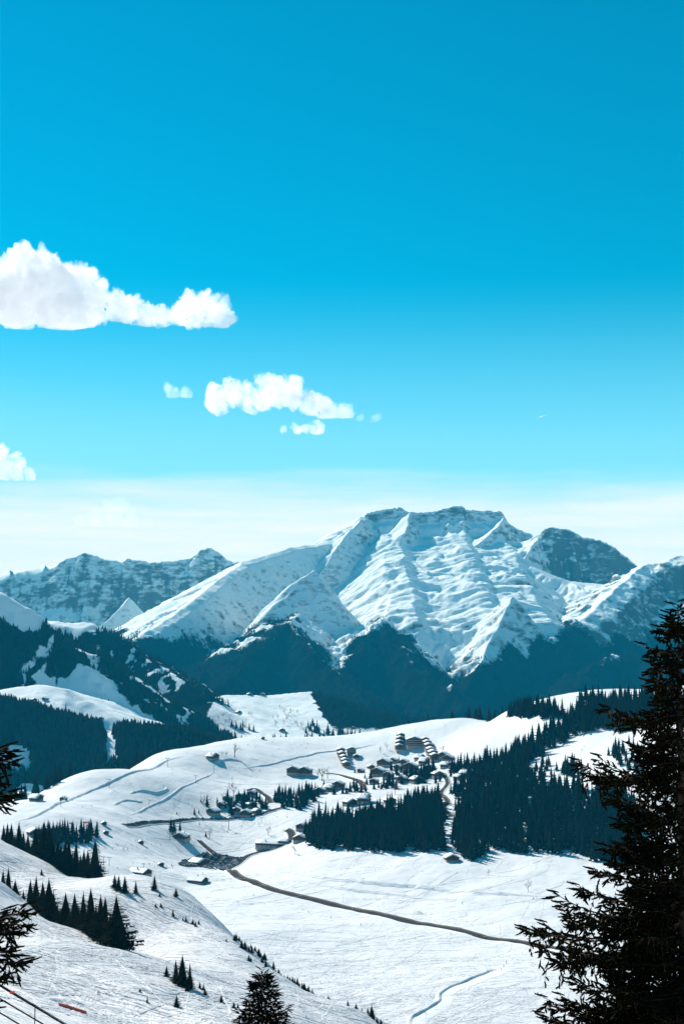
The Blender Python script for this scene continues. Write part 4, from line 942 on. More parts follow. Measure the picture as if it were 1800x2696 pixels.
def chalet(p, w, d, h, rz, label, storeys=2, base=0.42, timber=None, snow=0.7, pitch=0.42, group='chalets of the village', name='chalet', windows=True, cat='chalet', roofmat=None):
    timber = timber or M_TIMBER
    root = link(name, None, loc=(p[0], p[1], p[2]-0.6), rz=rz, label=label, cat=cat, group=group)
    zr = h+w/2*pitch; zb = h*base
    V, F = box_np(-w/2+0.06, w/2-0.06, -d/2+0.06, d/2-0.06, -2.5, zb+0.6); link('wall', mesh_np('wall', V, F, [M_PLASTER]), root)
    V, F = gable_prism(w, d, zb+0.6, h+0.6, zr+0.6); link('timber_storey', mesh_np('timber_storey', V, F, [timber]), root)
    V, F = roof_slab(w, d, h+0.6, zr+0.6, 1.1, 0.02, 0.28); r = link('roof', mesh_np('roof', V, F, [roofmat or M_SLATE]), root)
    if snow > 0:
        V, F = roof_slab(w, d, h+0.6, zr+0.6, 1.0, 0.29, 0.29+snow, bulge=0.5); link('snow_cover', mesh_np('snow_cover', V, F, [M_SNOWCAP], smooth=True), r)
    cx = brng.choice((-1, 1))*w*0.2; cy = brng.uniform(-0.2, 0.2)*d
    link('chimney', boxes('chimney', [(cx-0.45, cx+0.45, cy-0.45, cy+0.45, h+0.4, zr+2.0)], M_PLASTER), r)
    nb = max(1, storeys-1)
    for k in range(nb):
        z = zb+0.6+k*(h-zb)/nb
        link('balcony', boxes('balcony', [(-w*0.42, w*0.42, -d/2-1.2, -d/2+0.02, z-0.12, z+0.05), (-w*0.42, w*0.42, -d/2-1.24, -d/2-1.14, z+0.05, z+0.95)], M_BROWN), root)
    if windows:
        nw = max(2, int(w/4))
        for k in range(storeys):
            z = 0.6+h*(k+0.55)/storeys
            for i in range(nw):
                x = -w/2+w*(i+0.5)/nw; off = 0.06 if z < zb+0.6 else 0
                window(root, x, -d/2+off-0.01, z)
            for i in range(max(1, int(d/5))):
                window(root, -w/2-0.01+(0.06 if z < zb+0.6 else 0), -d/2+d*(i+0.5)/max(1, int(d/5)), z, -math.pi/2)
    return root
def place(u, v, y0=1000):
    p = hit(u, v, y0); return p
def village():
    L = [ # u, v, width, depth, height, yaw (deg), storeys, label
     (560,1998,18,11,4.5,62,1,'low dark farmhouse alone on the piste below the skyline, a bare tree beside it'),
     (774,2040,18,16,9,-14,3,'left half of the twin gabled residence standing apart on the piste'),
     (803,2042,19,16,9,-14,3,'right half of the twin gabled residence standing apart on the piste'),
     (937,1996,9,8,4,10,1,'small hut right beside the stepped residence'),
     (891,2078,15,14,8,-18,3,'dark gabled house with pale base on the lane behind three spruces'),
     (866,2084,12,12,6,70,2,'snow roofed side house joined left of the dark gabled house'),
     (842,2090,13,12,6,-10,2,'plaster based house half hidden by spruces left of the dark gabled house'),
     (584,2126,10,10,5,-25,2,'dark gabled chalet highest on the left of the lower hamlet'),
     (562,2144,15,11,5,-40,2,'broad low chalet at the left end of the lower hamlet road'),
     (621,2140,11,10,5,12,2,'round snow capped chalet in the middle of the lower hamlet'),
     (648,2150,13,11,6,-15,2,'large dark chalet on the road at the right end of the lower hamlet'),
     (600,2110,11,9,5,-30,2,'chalet with one white roof side behind the tall spruces of the hamlet'),
     (634,2104,12,10,5,-20,2,'dark chalet at the upper edge of the lower hamlet'),
     (662,2126,12,10,5,25,2,'chalet among spruces at the right side of the lower hamlet'),
     (676,2142,9,8,4,40,1,'small chalet right of the large dark chalet on the hamlet road'),
     (666,2096,10,9,5,-30,2,'chalet at the end of the short curling lane'),
     (789,2215,14,12,5,-8,2,'chalet against the left edge of the big spruce wood'),
     (795,2184,12,11,5,-20,2,'upper chalet at the left edge of the big wood'),
     (921,2120,15,13,5,35,2,'white roofed chalet rising left behind the spruce tops of the wood'),
     (958,2114,20,13,7,75,2,'long chalet behind the spruce tops at the upper edge of the wood'),
     (1026,2116,12,11,5,30,1,'snow roof showing above the wood right of the long chalet'),
     (478,2211,17,12,5,-22,2,'ski hut with bright roof side above the car park'),
     (1188,2266,13,10,3.6,10,1,'lone wooden chalet on open snow at the foot of the wood'),
     (96,2108,15,10,3.8,70,1,'long snow topped barn on the snowfield at far left'),
     (168,2109,7,6,3.4,-20,1,'tiny hut beside the lift line at far left'),
     (92,2200,14,10,4.5,35,2,'brown roofed chalet behind the crest spruces at far left'),
     (1012,2018,20,14,8,-28,3,'wide gabled chalet in the upper village left of the spruces'),
     (996,2043,19,15,8,-24,3,'big snow roofed chalet with banded balconies in the village centre'),
     (1022,2050,13,12,7,-24,2,'chalet wing beside the big banded chalet, spruces in front'),
     (1080,2030,20,15,8,-20,3,'broad chalet with two white roof sides below the stepped hotel'),
     (1104,2000,19,10,4,62,1,'low white roofed annexe at the foot of the stepped hotel'),
     (1116,2010,20,10,4,66,1,'second low white roof in front of the stepped hotel'),
     (1168,1996,12,11,6,-30,2,'upper chalet of the pair right of the stepped hotel'),
     (1180,2004,13,11,6,-30,2,'lower chalet of the pair right of the stepped hotel'),
     (1152,2046,14,12,5,18,2,'red brown chalet with round white roof at the top of the wood lane'),
     (1060,2058,13,11,5,-30,2,'dark chalet left of a white roof above the wood'),
     (1096,2060,15,12,5,28,2,'white domed roof between spruces above the wood'),
     (1172,2020,13,10,4,60,1,'snow roofed chalet beside the spruces right of the village'),
     (1036,2008,11,9,5,-30,2,'small chalet left below the stepped hotel'),
     (1048,2026,11,10,5,-25,2,'small chalet between the two wide gabled chalets'),
     (976,2024,10,9,4,20,1,'small chalet left of the wide gabled chalets'),
     (950,2034,9,8,4,-35,1,'little hut on the snow between residence and village'),
     (1064,2010,12,9,4,-30,1,'low chalet in front of the left hotel wing'),
     (1192,2020,11,9,5,-25,2,'chalet below the pair right of the hotel'),
     (1132,2028,12,10,5,-30,2,'chalet among spruces above the red brown chalet'),
     (1206,2052,11,9,4,40,1,'chalet at the edge of the wood right of the red brown chalet'),
     (984,2064,11,9,5,-20,2,'chalet above the short piste behind two spruces'),
     (1222,2042,12,10,4,60,1,'snow roof half sunk among spruces at the right end of the village'),
    ]
    for u, v, w, d, h, yaw, st, lab in L:
        p = place(u, v)
        if p is None: continue
        big = lab.startswith('red brown')
        chalet(p, w, d, h, R_(yaw), lab, st, 0.3 if st == 1 else 0.42, M_BROWN if big else None)
    # long farm building below the wood, its roof half cleared
    p = place(712, 2230); chalet(p, 12, 34, 5, R_(72), 'long farmhouse with grey white roof where the lane meets the wood', 2, 0.5, snow=0.35)
    p = place(748, 2222); chalet(p, 9, 12, 4, R_(72), 'short wing at the right end of the long farmhouse', 1, 0.5, snow=0.4)
    # barns of the valley floor
    for u, v, w, d, lab, rz in [(520,2322,13,17,'barn with two pale roof panels alone on the valley snow',64), (369,2300,14,19,'barn with grey sheet roof peeping over the near slope crest',58)]:
        p = place(u, v, 900); root = chalet(p, w, d, 2.6, R_(rz), lab, 1, 0.2, snow=0.0, group='barns on the valley floor', name='barn', cat='barn', windows=False, roofmat=M_TIN)
        rf = [c for c in root.children if c.name.startswith('roof')][0]
        for k in (-1, 1):
            sl = 0.42; V = []; w2 = w/2+1.0; y0, y1 = (-d/2-0.9, -0.15) if k < 0 else (0.15, d/2+0.9)
            for sg in (-1, 1):
                V += [(0.25*sg, y0, 2.6+0.6+w/2*sl-0.25*sl+0.30), (w2*sg, y0, 3.2+w/2*sl-w2*sl+0.30), (w2*sg, y1, 3.2+w/2*sl-w2*sl+0.30), (0.25*sg, y1, 3.2+w/2*sl-0.25*sl+0.30)]
            V += [(a, b_, c+0.22) for a, b_, c in V]
            F = [(0, 1, 2, 3), (11, 10, 9, 8), (0, 8, 9, 1), (1, 9, 10, 2), (2, 10, 11, 3), (3, 11, 8, 0), (7, 6, 5, 4), (12, 13, 14, 15), (4, 5, 13, 12), (5, 6, 14, 13), (6, 7, 15, 14), (7, 4, 12, 15)]
            link('snow_panel', mesh_np('snow_panel', V, F, [M_SNOWCAP]), rf)
    # flat pitched hall on the car park
    p = place(524, 2276); chalet(p, 20, 15, 4, R_(58), 'dark hall with one bright white roof side on the car park', 1, 0.2, snow=0.3, pitch=0.28, group='halls by the car park', name='ski_hall', cat='hall', windows=False)
village()
def stepped(name, label, units, block, yaw):
    """terraced residence: a row of units stepping down the hill, each under its own round snow roof"""
    p0 = place(*units[0][:2]); root = link(name, None, loc=tuple(p0), label=label, cat='hotel', group='large residences of the village')
    c, s = math.cos(yaw), math.sin(yaw)
    def add(p, w, d, h, rz):
        o = (p[0]-p0[0], p[1]-p0[1], p[2]-p0[2]-1.0)
        V, F = gable_prism(w, d, -3, h, h+w/2*0.3); wl = link('wall', mesh_np('wall', V, F, [M_TIMBER]), root, o, rz)
        V, F = roof_slab(w, d, h, h+w/2*0.3, 0.9, 0.02, 0.3); link('roof', mesh_np('roof', V, F, [M_SLATE]), root, o, rz)
        V, F = roof_slab(w, d, h, h+w/2*0.3, 0.8, 0.31, 1.2, bulge=0.9); link('snow_cover', mesh_np('snow_cover', V, F, [M_SNOWCAP], smooth=True), root, o, rz)
        V, F = box_np(-w/2-0.05, w/2+0.05, -d/2-0.05, d/2+0.05, -3, h*0.34); link('base_wall', mesh_np('base_wall', V, F, [M_PLASTER]), root, o, rz)
        return wl
    for u, v, w, d, h in units:
        wl = add(place(u, v), w, d, h, yaw)
        for k in range(3):
            for i in range(2): window(wl, -w/4+i*w/2, -d/2-0.02, h*(0.42+0.18*k))
    for u, v, w, d, h in block:
        p = place(u, v); wl = add(p, w, d, h, 0.06); nb = 4
        for k in range(nb):
            z = h*(k+1)/(nb+0.6)
            link('balcony', boxes('balcony', [(-w*0.46, w*0.46, -d/2-1.3, -d/2-0.06, z-0.12, z+0.03), (-w*0.46, w*0.46, -d/2-1.34, -d/2-1.24, z+0.03, z+0.8)], M_PLASTER), wl)
            for i in range(7): window(wl, -w*0.43+w*0.86*i/6, -d/2-0.08, z+1.3)
stepped('stepped_hotel', 'big horseshoe hotel of stepped snow roofs at the top of the village',
        [(1054,1950,11,12,11),(1053,1958,11,12,11),(1051,1967,11,12,10),(1050,1977,11,12,10),(1118,1961,11,12,11),(1124,1969,11,12,11),(1128,1977,11,12,11),(1133,1986,12,12,10),(1139,1995,12,12,10),(1144,2004,12,12,10)],
        [(1090,1968,25,12,14)], R_(12))
stepped('stepped_residence', 'smaller stepped residence with a tail of snow capped gables left of the village',
        [(897,1990,10,11,12),(900,1998,10,11,11),(905,2006,10,11,10),(908,2013,10,11,9),(911,2020,10,11,8)], [(925,1988,14,11,11)], R_(18))
def far_houses():
    def on_hill(u, v):
        d = (HU-u)**2+(HV-v)**2 + np.where((HW == 4) | (HW == 2) | (HW == 6), 0, 1e6); i = np.unravel_index(np.argmin(d), d.shape); return np.array([HX[i], HY[i], HZ[i]])
    for u, v, w, lab in [(655,1832,15,'farmhouse left on the rim of the far snowfield'),(690,1830,12,'smaller farmhouse right on the rim of the far snowfield'),(720,1860,14,'lone farmhouse high in the middle of the far snowfield'),(629,1879,14,'dark farmhouse at the left of the far snowfield'),(671,1884,13,'farmhouse beside trees in the middle left of the far snowfield'),
                         (742,1926,16,'farmhouse at the lower edge of the far snowfield'),(92,1846,11,'left of two huts in the shadow edge below the steep wooded hill'),(118,1845,12,'right of two huts in the shadow edge below the steep wooded hill'),(268,1893,9,'tiny hut on the bright snow tongue between woods'),(545,1931,13,'hut on the narrow snow shelf left of the far snowfield'),(585,1942,12,'hut lower on the narrow snow shelf left of the far snowfield')]:
        p = on_hill(u, v); chalet(p, w, w*0.8, 4, R_(brng.uniform(-40, 40)), lab, 1, 0.4, snow=0.6, group='farmhouses on the far snowfields', name='farmhouse', cat='farmhouse', windows=False)
    return on_hill
on_hill = far_houses()

# ------------------------------------------------------------------ bare trees
def bare_tree_mesh(seed):
    rng = np.random.default_rng(seed); TV, TF, V, F = [], [], [], []
    def grow(p, d, l, r, k):
        e = p+d*l; (tube(TV, TF, [p, e], [r, r*0.65], 4) if k < 2 else tube(V, F, [p, e], [r, r*0.5], 3))
        if k == 4: return
        for _ in range(3 if k else 5):
            a = rng.normal(0, 1, 3); nd = d+a*0.5+np.array([0, 0, 0.12]); nd /= np.linalg.norm(nd); grow(p+d*l*rng.uniform(0.55, 1.0), nd, l*rng.uniform(0.55, 0.8), r*0.55, k+1)
    grow(np.zeros(3), np.array([0, 0, 1.0]), 0.3, 0.02, 0)
    V = np.array(V); s = 1/max(V[:, 2].max(), 0.5)
    return mesh_np('trunk', np.array(TV)*s, np.array(TF), [M_BARK]), mesh_np('crown', V*s, np.array(F), [M_TWIG])
BARE = [bare_tree_mesh(60+i) for i in range(4)]
def bare_tree(p, h, label, group):
    root = link('bare_tree', None, loc=(p[0], p[1], p[2]-0.1), rz=trng.uniform(0, 6.28), label=label, cat='tree', group=group); root.scale = (h, h, h)
    t, c = trng.choice(BARE); link('trunk', t, root); link('crown', c, root)
for u, v, h, lab in [(618,1994,40,'tall bare tree right of the farmhouse below the skyline'),(596,1992,16,'small bare tree between farmhouse and tall bare tree'),(585,1990,14,'thin sapling just right of the lone farmhouse'),(777,2249,28,'round bare bush on open snow below the farmhouses'),(706,2199,24,'bare tree behind the roof of the long farmhouse'),(552,2206,30,'bare tree right of the ski hut'),
                     (448,2212,28,'bare tree left of the ski hut'),(1001,1982,20,'left of two round bare trees above the village'),(1018,1974,22,'right of two round bare trees above the village'),(1165,1982,24,'bare tree right behind the stepped hotel'),(1284,2304,18,'dark bush alone on the snow slope below the wood'),(1389,2348,34,'thin bare tree alone on the slope left of the big spruce'),
                     (548,2116,26,'bare tree at the upper left of the lower hamlet'),(536,2122,30,'bare tree left above the hamlet road'),(596,2112,34,'bare tree behind the hamlet spruces'),(615,2098,44,'tall slim bare tree over the hamlet roofs'),(848,2056,40,'large bare tree between residence and village lane'),(862,2050,34,'bare tree right of the largest bare tree by the lane'),
                     (838,2050,30,'bare tree left of the largest bare tree by the lane'),(1040,2092,36,'pale bare tree above the wood left of the lane'),(534,2168,14,'low bare bush below the hamlet road'),(526,2178,16,'bare bush under the hamlet road'),(985,2290,6,'small stone like bush on the open snow below the wood'),(286,2302,14,'scrubby bush by the barn on the slope crest')]:
    p = hit(u, v, 650 if u == 286 else 900)
    if p is not None: bare_tree(p, px2m(p, h), lab, 'bare trees of the plateau')
def far_trees():
    rng = random.Random(8)
    spots = [(600,1850),(610,1855),(618,1852),(596,1858),(706,1862),(742,1870),(748,1880),(752,1890),(745,1862),(755,1900),(738,1868),(750,1908),(760,1885),(768,1880),(780,1878),(660,1886),(655,1884),(620,1872),(700,1845),(712,1848),(710,1900),(720,1895),(730,1893),(728,1912),(775,1905),(780,1912),(590,1905),(578,1900),(585,1890),(605,1905),(615,1910),(645,1915),(550,1880),(575,1915),(560,1905),(800,1925),(795,1915)]
    for u, v in spots: p = on_hill(u, v); bare_tree(p, rng.uniform(12, 19), 'bare tree scattered on the far snowfield', 'bare trees on the far snowfield')
    for u, v, h in [(610,1912,20),(620,1918,24),(630,1920,22),(640,1925,24),(650,1930,22),(660,1932,24),(670,1935,22),(680,1935,22),(690,1938,24),(640,1912,18),(655,1920,20),(668,1925,20),(810,1918,24),(818,1922,26),(826,1925,26),(835,1928,26),(842,1930,24),(820,1910,22),(832,1918,24),(864,1932,30),(890,1934,26),(896,1934,30),(904,1934,22),(804,1930,22),(617,1830,14),(680,1832,16),(175,1888,32),(266,1908,20)]:
        p = on_hill(u, v); spruce(p, h, LOW_ME, 'spruce standing on the far snowfields beyond the plateau', 'spruces on the far snowfields', 'far_spruce')
far_trees()

# ------------------------------------------------------------------ cars
def car_mesh(col, van=False):
    m = plain('car_paint', col, 0.35, 0.05, 1.0, 0.5); tyre = bpy.data.materials.get('tyre') or plain('tyre', (0.02, 0.02, 0.02), 0.8, 0.1)
    # side outline (x along the car), lower body then glasshouse
    hb = 1.0; L_ = 2.15
    out = [(-L_, 0.35), (-L_, 0.8), (-L_+0.1, 0.95), (L_-0.1, 0.85), (L_, 0.6), (L_, 0.35)]
    cab = [(-1.95, 0.94), (-1.6, 1.5), (0.3, 1.52), (1.05, 0.9)] if not van else [(-2.05, 0.94), (-1.95, 1.85), (0.8, 1.85), (1.4, 0.9)]
    V, F, MI = [], [], []
    def ext(prof, w0, w1, mi):
        n = len(prof); b = len(V)
        for sg in (-1, 1):
            for i, (x, z) in enumerate(prof):
                t = (z-prof[0][1])/(max(q[1] for q in prof)-prof[0][1]+1e-6); V.append((x, sg*(w0+(w1-w0)*t), z))
        F.append(tuple(b+i for i in range(n))[::-1]); MI.append(mi[0]); F.append(tuple(b+n+i for i in range(n))); MI.append(mi[0])
        for i in range(n): F.append((b+i, b+(i+1) % n, b+n+(i+1) % n, b+n+i)); MI.append(mi[1] if not (mi[1] == 1 and i == 1) else 0)
    ext(out, 0.88, 0.88, (0, 0)); ext(cab, 0.84, 0.68, (1, 1))
    for x in (-1.35, 1.35):
        for y in (-0.8, 0.8):
            b = len(V); n = 8
            for sg in (-0.1, 0.1):
                for k in range(n): V.append((x+0.33*math.cos(6.283*k/n), y+sg, 0.33+0.33*math.sin(6.283*k/n)))
            F.append(tuple(b+k for k in range(n))); MI.append(2); F.append(tuple(b+n+k for k in range(n))[::-1]); MI.append(2)
            for k in range(n): F.append((b+k, b+n+k, b+n+(k+1) % n, b+(k+1) % n)); MI.append(2)
    return mesh_np('parked_car', V, F, [m, M_GLASS, tyre], MI)
CARS = [car_mesh(c) for c in [(0.02, 0.02, 0.022), (0.06, 0.062, 0.065), (0.62, 0.63, 0.64), (0.3, 0.31, 0.32), (0.02, 0.04, 0.12), (0.16, 0.02, 0.02), (0.012, 0.012, 0.014)]] + [car_mesh((0.6, 0.6, 0.6), True)]
def car_park():
    rng = random.Random(21)
    poly = [(470,2278),(478,2268),(520,2252),(556,2238),(566,2246),(600,2252),(640,2258),(632,2268),(612,2282),(588,2292),(560,2288),(535,2284),(500,2284)]
    W3 = [hit(u, v, 1000) for u, v in poly]; W2 = [(p[0], p[1]) for p in W3]
    V = [(x, y) for x, y in W2]; c = np.mean(V, 0)
    # asphalt draped as a fine fan
    ring = []; n = len(V); VV = [np.array([c[0], c[1], gh(*c)+0.3])]; FF = []
    K = 8
    dense = []
    for i in range(n):
        a = np.array(V[i]); b_ = np.array(V[(i+1) % n])
        for k in range(6): dense.append(a+(b_-a)*k/6)
    m = len(dense)
    for r in range(1, K+1):
        for q in dense:
            x, y = c+(q-c)*r/K; VV.append(np.array([x, y, gh(x, y)+0.28]))
    for i in range(m): FF.append((0, 1+i, 1+(i+1) % m))
    for r in range(K-1):
        for i in range(m): a = 1+r*m+i; b_ = 1+r*m+(i+1) % m; FF.append((a, a+m, b_+m, b_))
    link('car_park', mesh_np('car_park', VV, FF, [M_ASPHALT]), kind='structure', label='crowded car park on dark wet asphalt by the lifts')
    ax = np.array(hit(556,2240,1000)-hit(474,2270,1000))[:2]; ax /= np.linalg.norm(ax); nx = np.array([-ax[1], ax[0]])
    P = np.array(V)-c; lo = (P@nx).min(); hi = (P@nx).max(); l0 = (P@ax).min(); l1 = (P@ax).max(); rows = []; s = lo+3.5; k = 0
    hall = hit(524, 2276, 1000)
    while s < hi-2: rows.append(s); s += 5.6 if k % 2 == 0 else 9.5; k += 1
    cnt = 0; jobs = []
    for i, s in enumerate(rows):
        t = l0+2
        while t < l1-2:
            q = c+ax*t+nx*s; t += rng.uniform(2.7, 3.1)
            if not inside(W2, q[0], q[1]) or rng.random() < 0.1 or np.hypot(*(q-hall[:2])) < 15: continue
            jobs.append((q, math.atan2(nx[1], nx[0])+(0 if i % 2 else math.pi)))
    rng.shuffle(jobs); jobs = jobs[:225]
    COLS = ['black', 'dark grey', 'white', 'silver', 'dark blue', 'red', 'jet black', 'white van like']
    for q, a in jobs:
        i = rng.choices(range(8), [4, 4, 5, 5, 2, 1, 3, 1])[0]  # white and silver weighted up: pale paint stands in for windscreen glints
        link('parked_car', CARS[i], None, (q[0], q[1], gh(q[0], q[1])+0.29), a+rng.uniform(-.04, .04), COLS[i].replace(' like', '')+' car parked in the rows of the crowded car park', 'car', 'cars on the car park')
    # cars along the hamlet road
    path = px_path([(332,2172),(400,2166),(470,2161),(540,2157),(620,2154)], 1000, 2900, 1.0); T = np.gradient(path, axis=0)
    i = 4
    while i < len(path)-4:
        if rng.random() < 0.82:
            t = T[i]/np.linalg.norm(T[i]); nrm = np.array([t[1], -t[0]]); q = path[i]-nrm*1.6; c_ = rng.choices(range(8), [5, 4, 4, 3, 2, 1, 4, 1])[0]
            link('parked_car', CARS[c_], None, (q[0], q[1], gh(q[0], q[1])+0.32), math.atan2(t[1], t[0]), COLS[c_].replace(' like', '')+' car parked nose to tail along the hamlet road', 'car', 'cars along the hamlet road')
        i += 6
car_park()

# ------------------------------------------------------------------ lifts, poles, people
def lift_pylon_mesh():
    V, F = [], []; tube(V, F, [(0, 0, -1), (0, 0, 8.6)], [0.32, 0.2], 6, True); pole = mesh_np('pole', V, np.array(F), [M_STEEL])
    arm = boxes('crossarm', [(-2.3, 2.3, -0.14, 0.14, 8.2, 8.55)], M_STEEL)
    sh = boxes('sheave', [(-0.1, 0.1, -0.9, 0.9, 7.95, 8.2), (-0.07, 0.07, -0.5, 0.5, 7.75, 7.95)], M_STEEL)
    pad = boxes('padding', [(-0.5, 0.5, -0.5, 0.5, -0.3, 2.0)], M_RED)
    return pole, arm, sh, pad
PYL = lift_pylon_mesh()
def pylon(u, v, hpx, rz, label):
    p = hit(u, v, 900); root = link('lift_pylon', None, loc=tuple(p), rz=rz, label=label, cat='pylon', group='ski lift pylons'); s = px2m(p, hpx)/8.6; root.scale = (max(s, 0.7),)*2+(s,)
    link('pole', PYL[0], root); link('crossarm', PYL[1], root)
    for x in (-2.1, 2.1): link('sheave', PYL[2], root, (x, 0, 0))
    return p
PYLONS = {}
for k, (u, v, h, lab) in enumerate([(288,2074,22,'T shaped lift pylon on the long berm at far left'),(441,2018,22,'T shaped lift pylon at the top of the long berm'),(161,2124,18,'lift pylon beside the tiny hut at far left'),(515,2060,18,'upper pylon of the short drag lift'),(393,2124,18,'lower pylon of the short drag lift'),(563,2032,16,'topmost pylon of the short drag lift'),
                     (273,2278,22,'left of two lift pylons standing side by side on the valley floor'),(288,2280,22,'right of two lift pylons standing side by side on the valley floor'),(602,2184,28,'tall single lift pylon below the hamlet road'),(689,2166,14,'short lift pylon on the piste below the small wood'),(378,2292,18,'lift pylon by the barn over the slope crest'),(463,2200,24,'pylon left behind the ski hut')]):
    PYLONS[k] = pylon(u, v, h, R_(-25), lab)
def cable(name, pts, r, m, label, cat, group=None):
    V, F = [], []; tube(V, F, pts, [r]*len(pts), 4); return link(name, mesh_np(name, V, np.array(F), [m]), label=label, cat=cat, group=group)
def lift_cable(a, b_, h, label):
    pts = [a*(1-t)+b_*t+np.array([0, 0, h-3*4*t*(1-t)*0.4]) for t in np.linspace(0, 1, 9)]; cable('lift_cable', pts, 0.06, M_STEEL, label, 'cable', 'ski lift cables')
lift_cable(PYLONS[0], PYLONS[1], 8.8, 'thin lift cable along the long berm'); lift_cable(PYLONS[2], PYLONS[0], 8.4, 'thin lift cable from the tiny hut to the berm pylon')
lift_cable(PYLONS[4], PYLONS[3], 7.4, 'lower span of the short drag lift cable'); lift_cable(PYLONS[3], PYLONS[5], 7.4, 'upper span of the short drag lift cable')
def thin_pole_me():
    V, F = [], []; tube(V, F, [(0, 0, -0.5), (0, 0, 1)], [0.014, 0.009], 5, True); return mesh_np('pole', V, np.array(F), [M_STEEL])
TP = thin_pole_me()
CAP_ME = boxes('lamp_head', [(-0.03, 0.07, -0.012, 0.012, 0.985, 1.0)], M_STEEL)
PAD_ME = boxes('padding', [(-0.055, 0.055, -0.055, 0.055, 0.0, 0.17)], M_RED)
def pole(u, v, hpx, label, group, padded=False, name='lamp_post', cat='lamp post', y0=900):
    p = hit(u, v, y0); h = px2m(p, hpx); root = link(name, None, loc=tuple(p), label=label, cat=cat, group=group); root.scale = (h, h, h)
    link('pole', TP, root); link('padding' if padded else 'lamp_head', PAD_ME if padded else CAP_ME, root)
for u, v, h, lab in [(644,2347,18,'first post along the valley road from the car park'),(772,2363,18,'second post along the valley road'),(857,2371,12,'short post along the valley road before the taller one'),(903,2376,20,'fourth post along the valley road'),(1009,2394,19,'post beyond the valley road near its middle'),(1109,2406,18,'post above the dark hollow right of the road middle'),(1228,2432,26,'last tall post along the valley road near the big spruce'),(335,2171,20,'post at the left end of the hamlet road'),(422,2312,18,'post between the two barns of the valley floor')]:
    pole(u, v, h, lab, 'posts along the roads')
for u, v, h, lab in [(127,2164,12,'snow gun pole with red foot at far left piste'),(529,2111,26,'snow gun mast with red foot left of the hamlet'),(611,2071,26,'snow gun mast with red foot above the hamlet'),(599,2192,16,'snow gun mast beside the tall single pylon'),(710,2180,16,'snow gun mast on the piste left of the wood'),(755,2152,14,'leaning marker mast near the round spruce'),(336,2238,14,'left red footed mast by the beginners lift'),(326,2234,10,'middle red footed mast by the beginners lift'),(348,2234,10,'right red footed mast by the beginners lift'),(1093,1928,10,'red footed mast on the skyline left of the stepped hotel')]:
    pole(u, v, h, lab, 'snow gun masts on the pistes', True, 'snow_gun_mast', 'mast')

def skier_protos():
    J = [(0,0,0.95),(0.0,0,1.15),(0,0.04,1.4),(0,0.05,1.53),(0,0.08,1.68),(0.1,0,0.92),(0.13,0.1,0.5),(0.14,-0.02,0.08),(0.14,0.1,0.03),(-0.1,0,0.92),(-0.13,0.1,0.5),(-0.14,-0.02,0.08),(-0.14,0.1,0.03),(0.2,0.03,1.4),(0.3,0.08,1.14),(0.3,0.32,1.02),(-0.2,0.03,1.4),(-0.3,0.08,1.14),(-0.3,0.32,1.02)]
    E = [(0,1),(1,2),(2,3),(3,4),(0,5),(5,6),(6,7),(7,8),(0,9),(9,10),(10,11),(11,12),(2,13),(13,14),(14,15),(2,16),(16,17),(17,18)]
    Rd = [.15,.16,.17,.07,.12,.1,.08,.07,.05,.1,.08,.07,.05,.08,.065,.05,.08,.065,.05]
    me = bpy.data.meshes.new('body'); me.from_pydata(J, E, []); o = bpy.data.objects.new('body', me); COL.objects.link(o)
    o.modifiers.new('skin', 'SKIN')
    for i, r in enumerate(Rd): me.skin_vertices[0].data[i].radius = (r, r)
    me.skin_vertices[0].data[0].use_root = True
    o.modifiers.new('sub', 'SUBSURF').levels = 1
    dg = bpy.context.evaluated_depsgraph_get(); body = bpy.data.meshes.new_from_object(o.evaluated_get(dg)); bpy.data.objects.remove(o)
    out = []
    for c in [(0.03, 0.04, 0.08), (0.25, 0.03, 0.03), (0.05, 0.05, 0.055), (0.04, 0.12, 0.16)]:
        b = body.copy(); b.name = 'body'; b.materials.clear(); b.materials.append(plain('ski_suit', c, 0.8, 0.2)); out.append(b)
    skis = boxes('ski', [(-0.05, 0.05, -0.7, 0.95, 0.0, 0.03)], M_STEEL)
    V, F = [], []; tube(V, F, [(0, 0.36, 1.08), (0.03, -0.1, 0.02)], [0.012, 0.008], 4)
    poles = mesh_np('ski_pole', V, np.array(F), [M_STEEL])
    return out, skis, poles
BODY, SKIS, SPOLES = skier_protos()
def skier(u, v, label, group, y0=900, y1=2900):
    p = hit(u, v, y0, y1)
    if p is None: return
    root = link('person', None, loc=tuple(p), rz=trng.uniform(0, 6.28), label=label, cat='person', group=group); root.scale = (1.12,)*3
    link('body', trng.choice(BODY), root, (0, 0, 0.03)); [(link('ski', SKIS, root, (0.14*g, 0, 0)), link('ski_pole', SPOLES, root, (0.32*g, 0, 0))) for g in (-1, 1)]
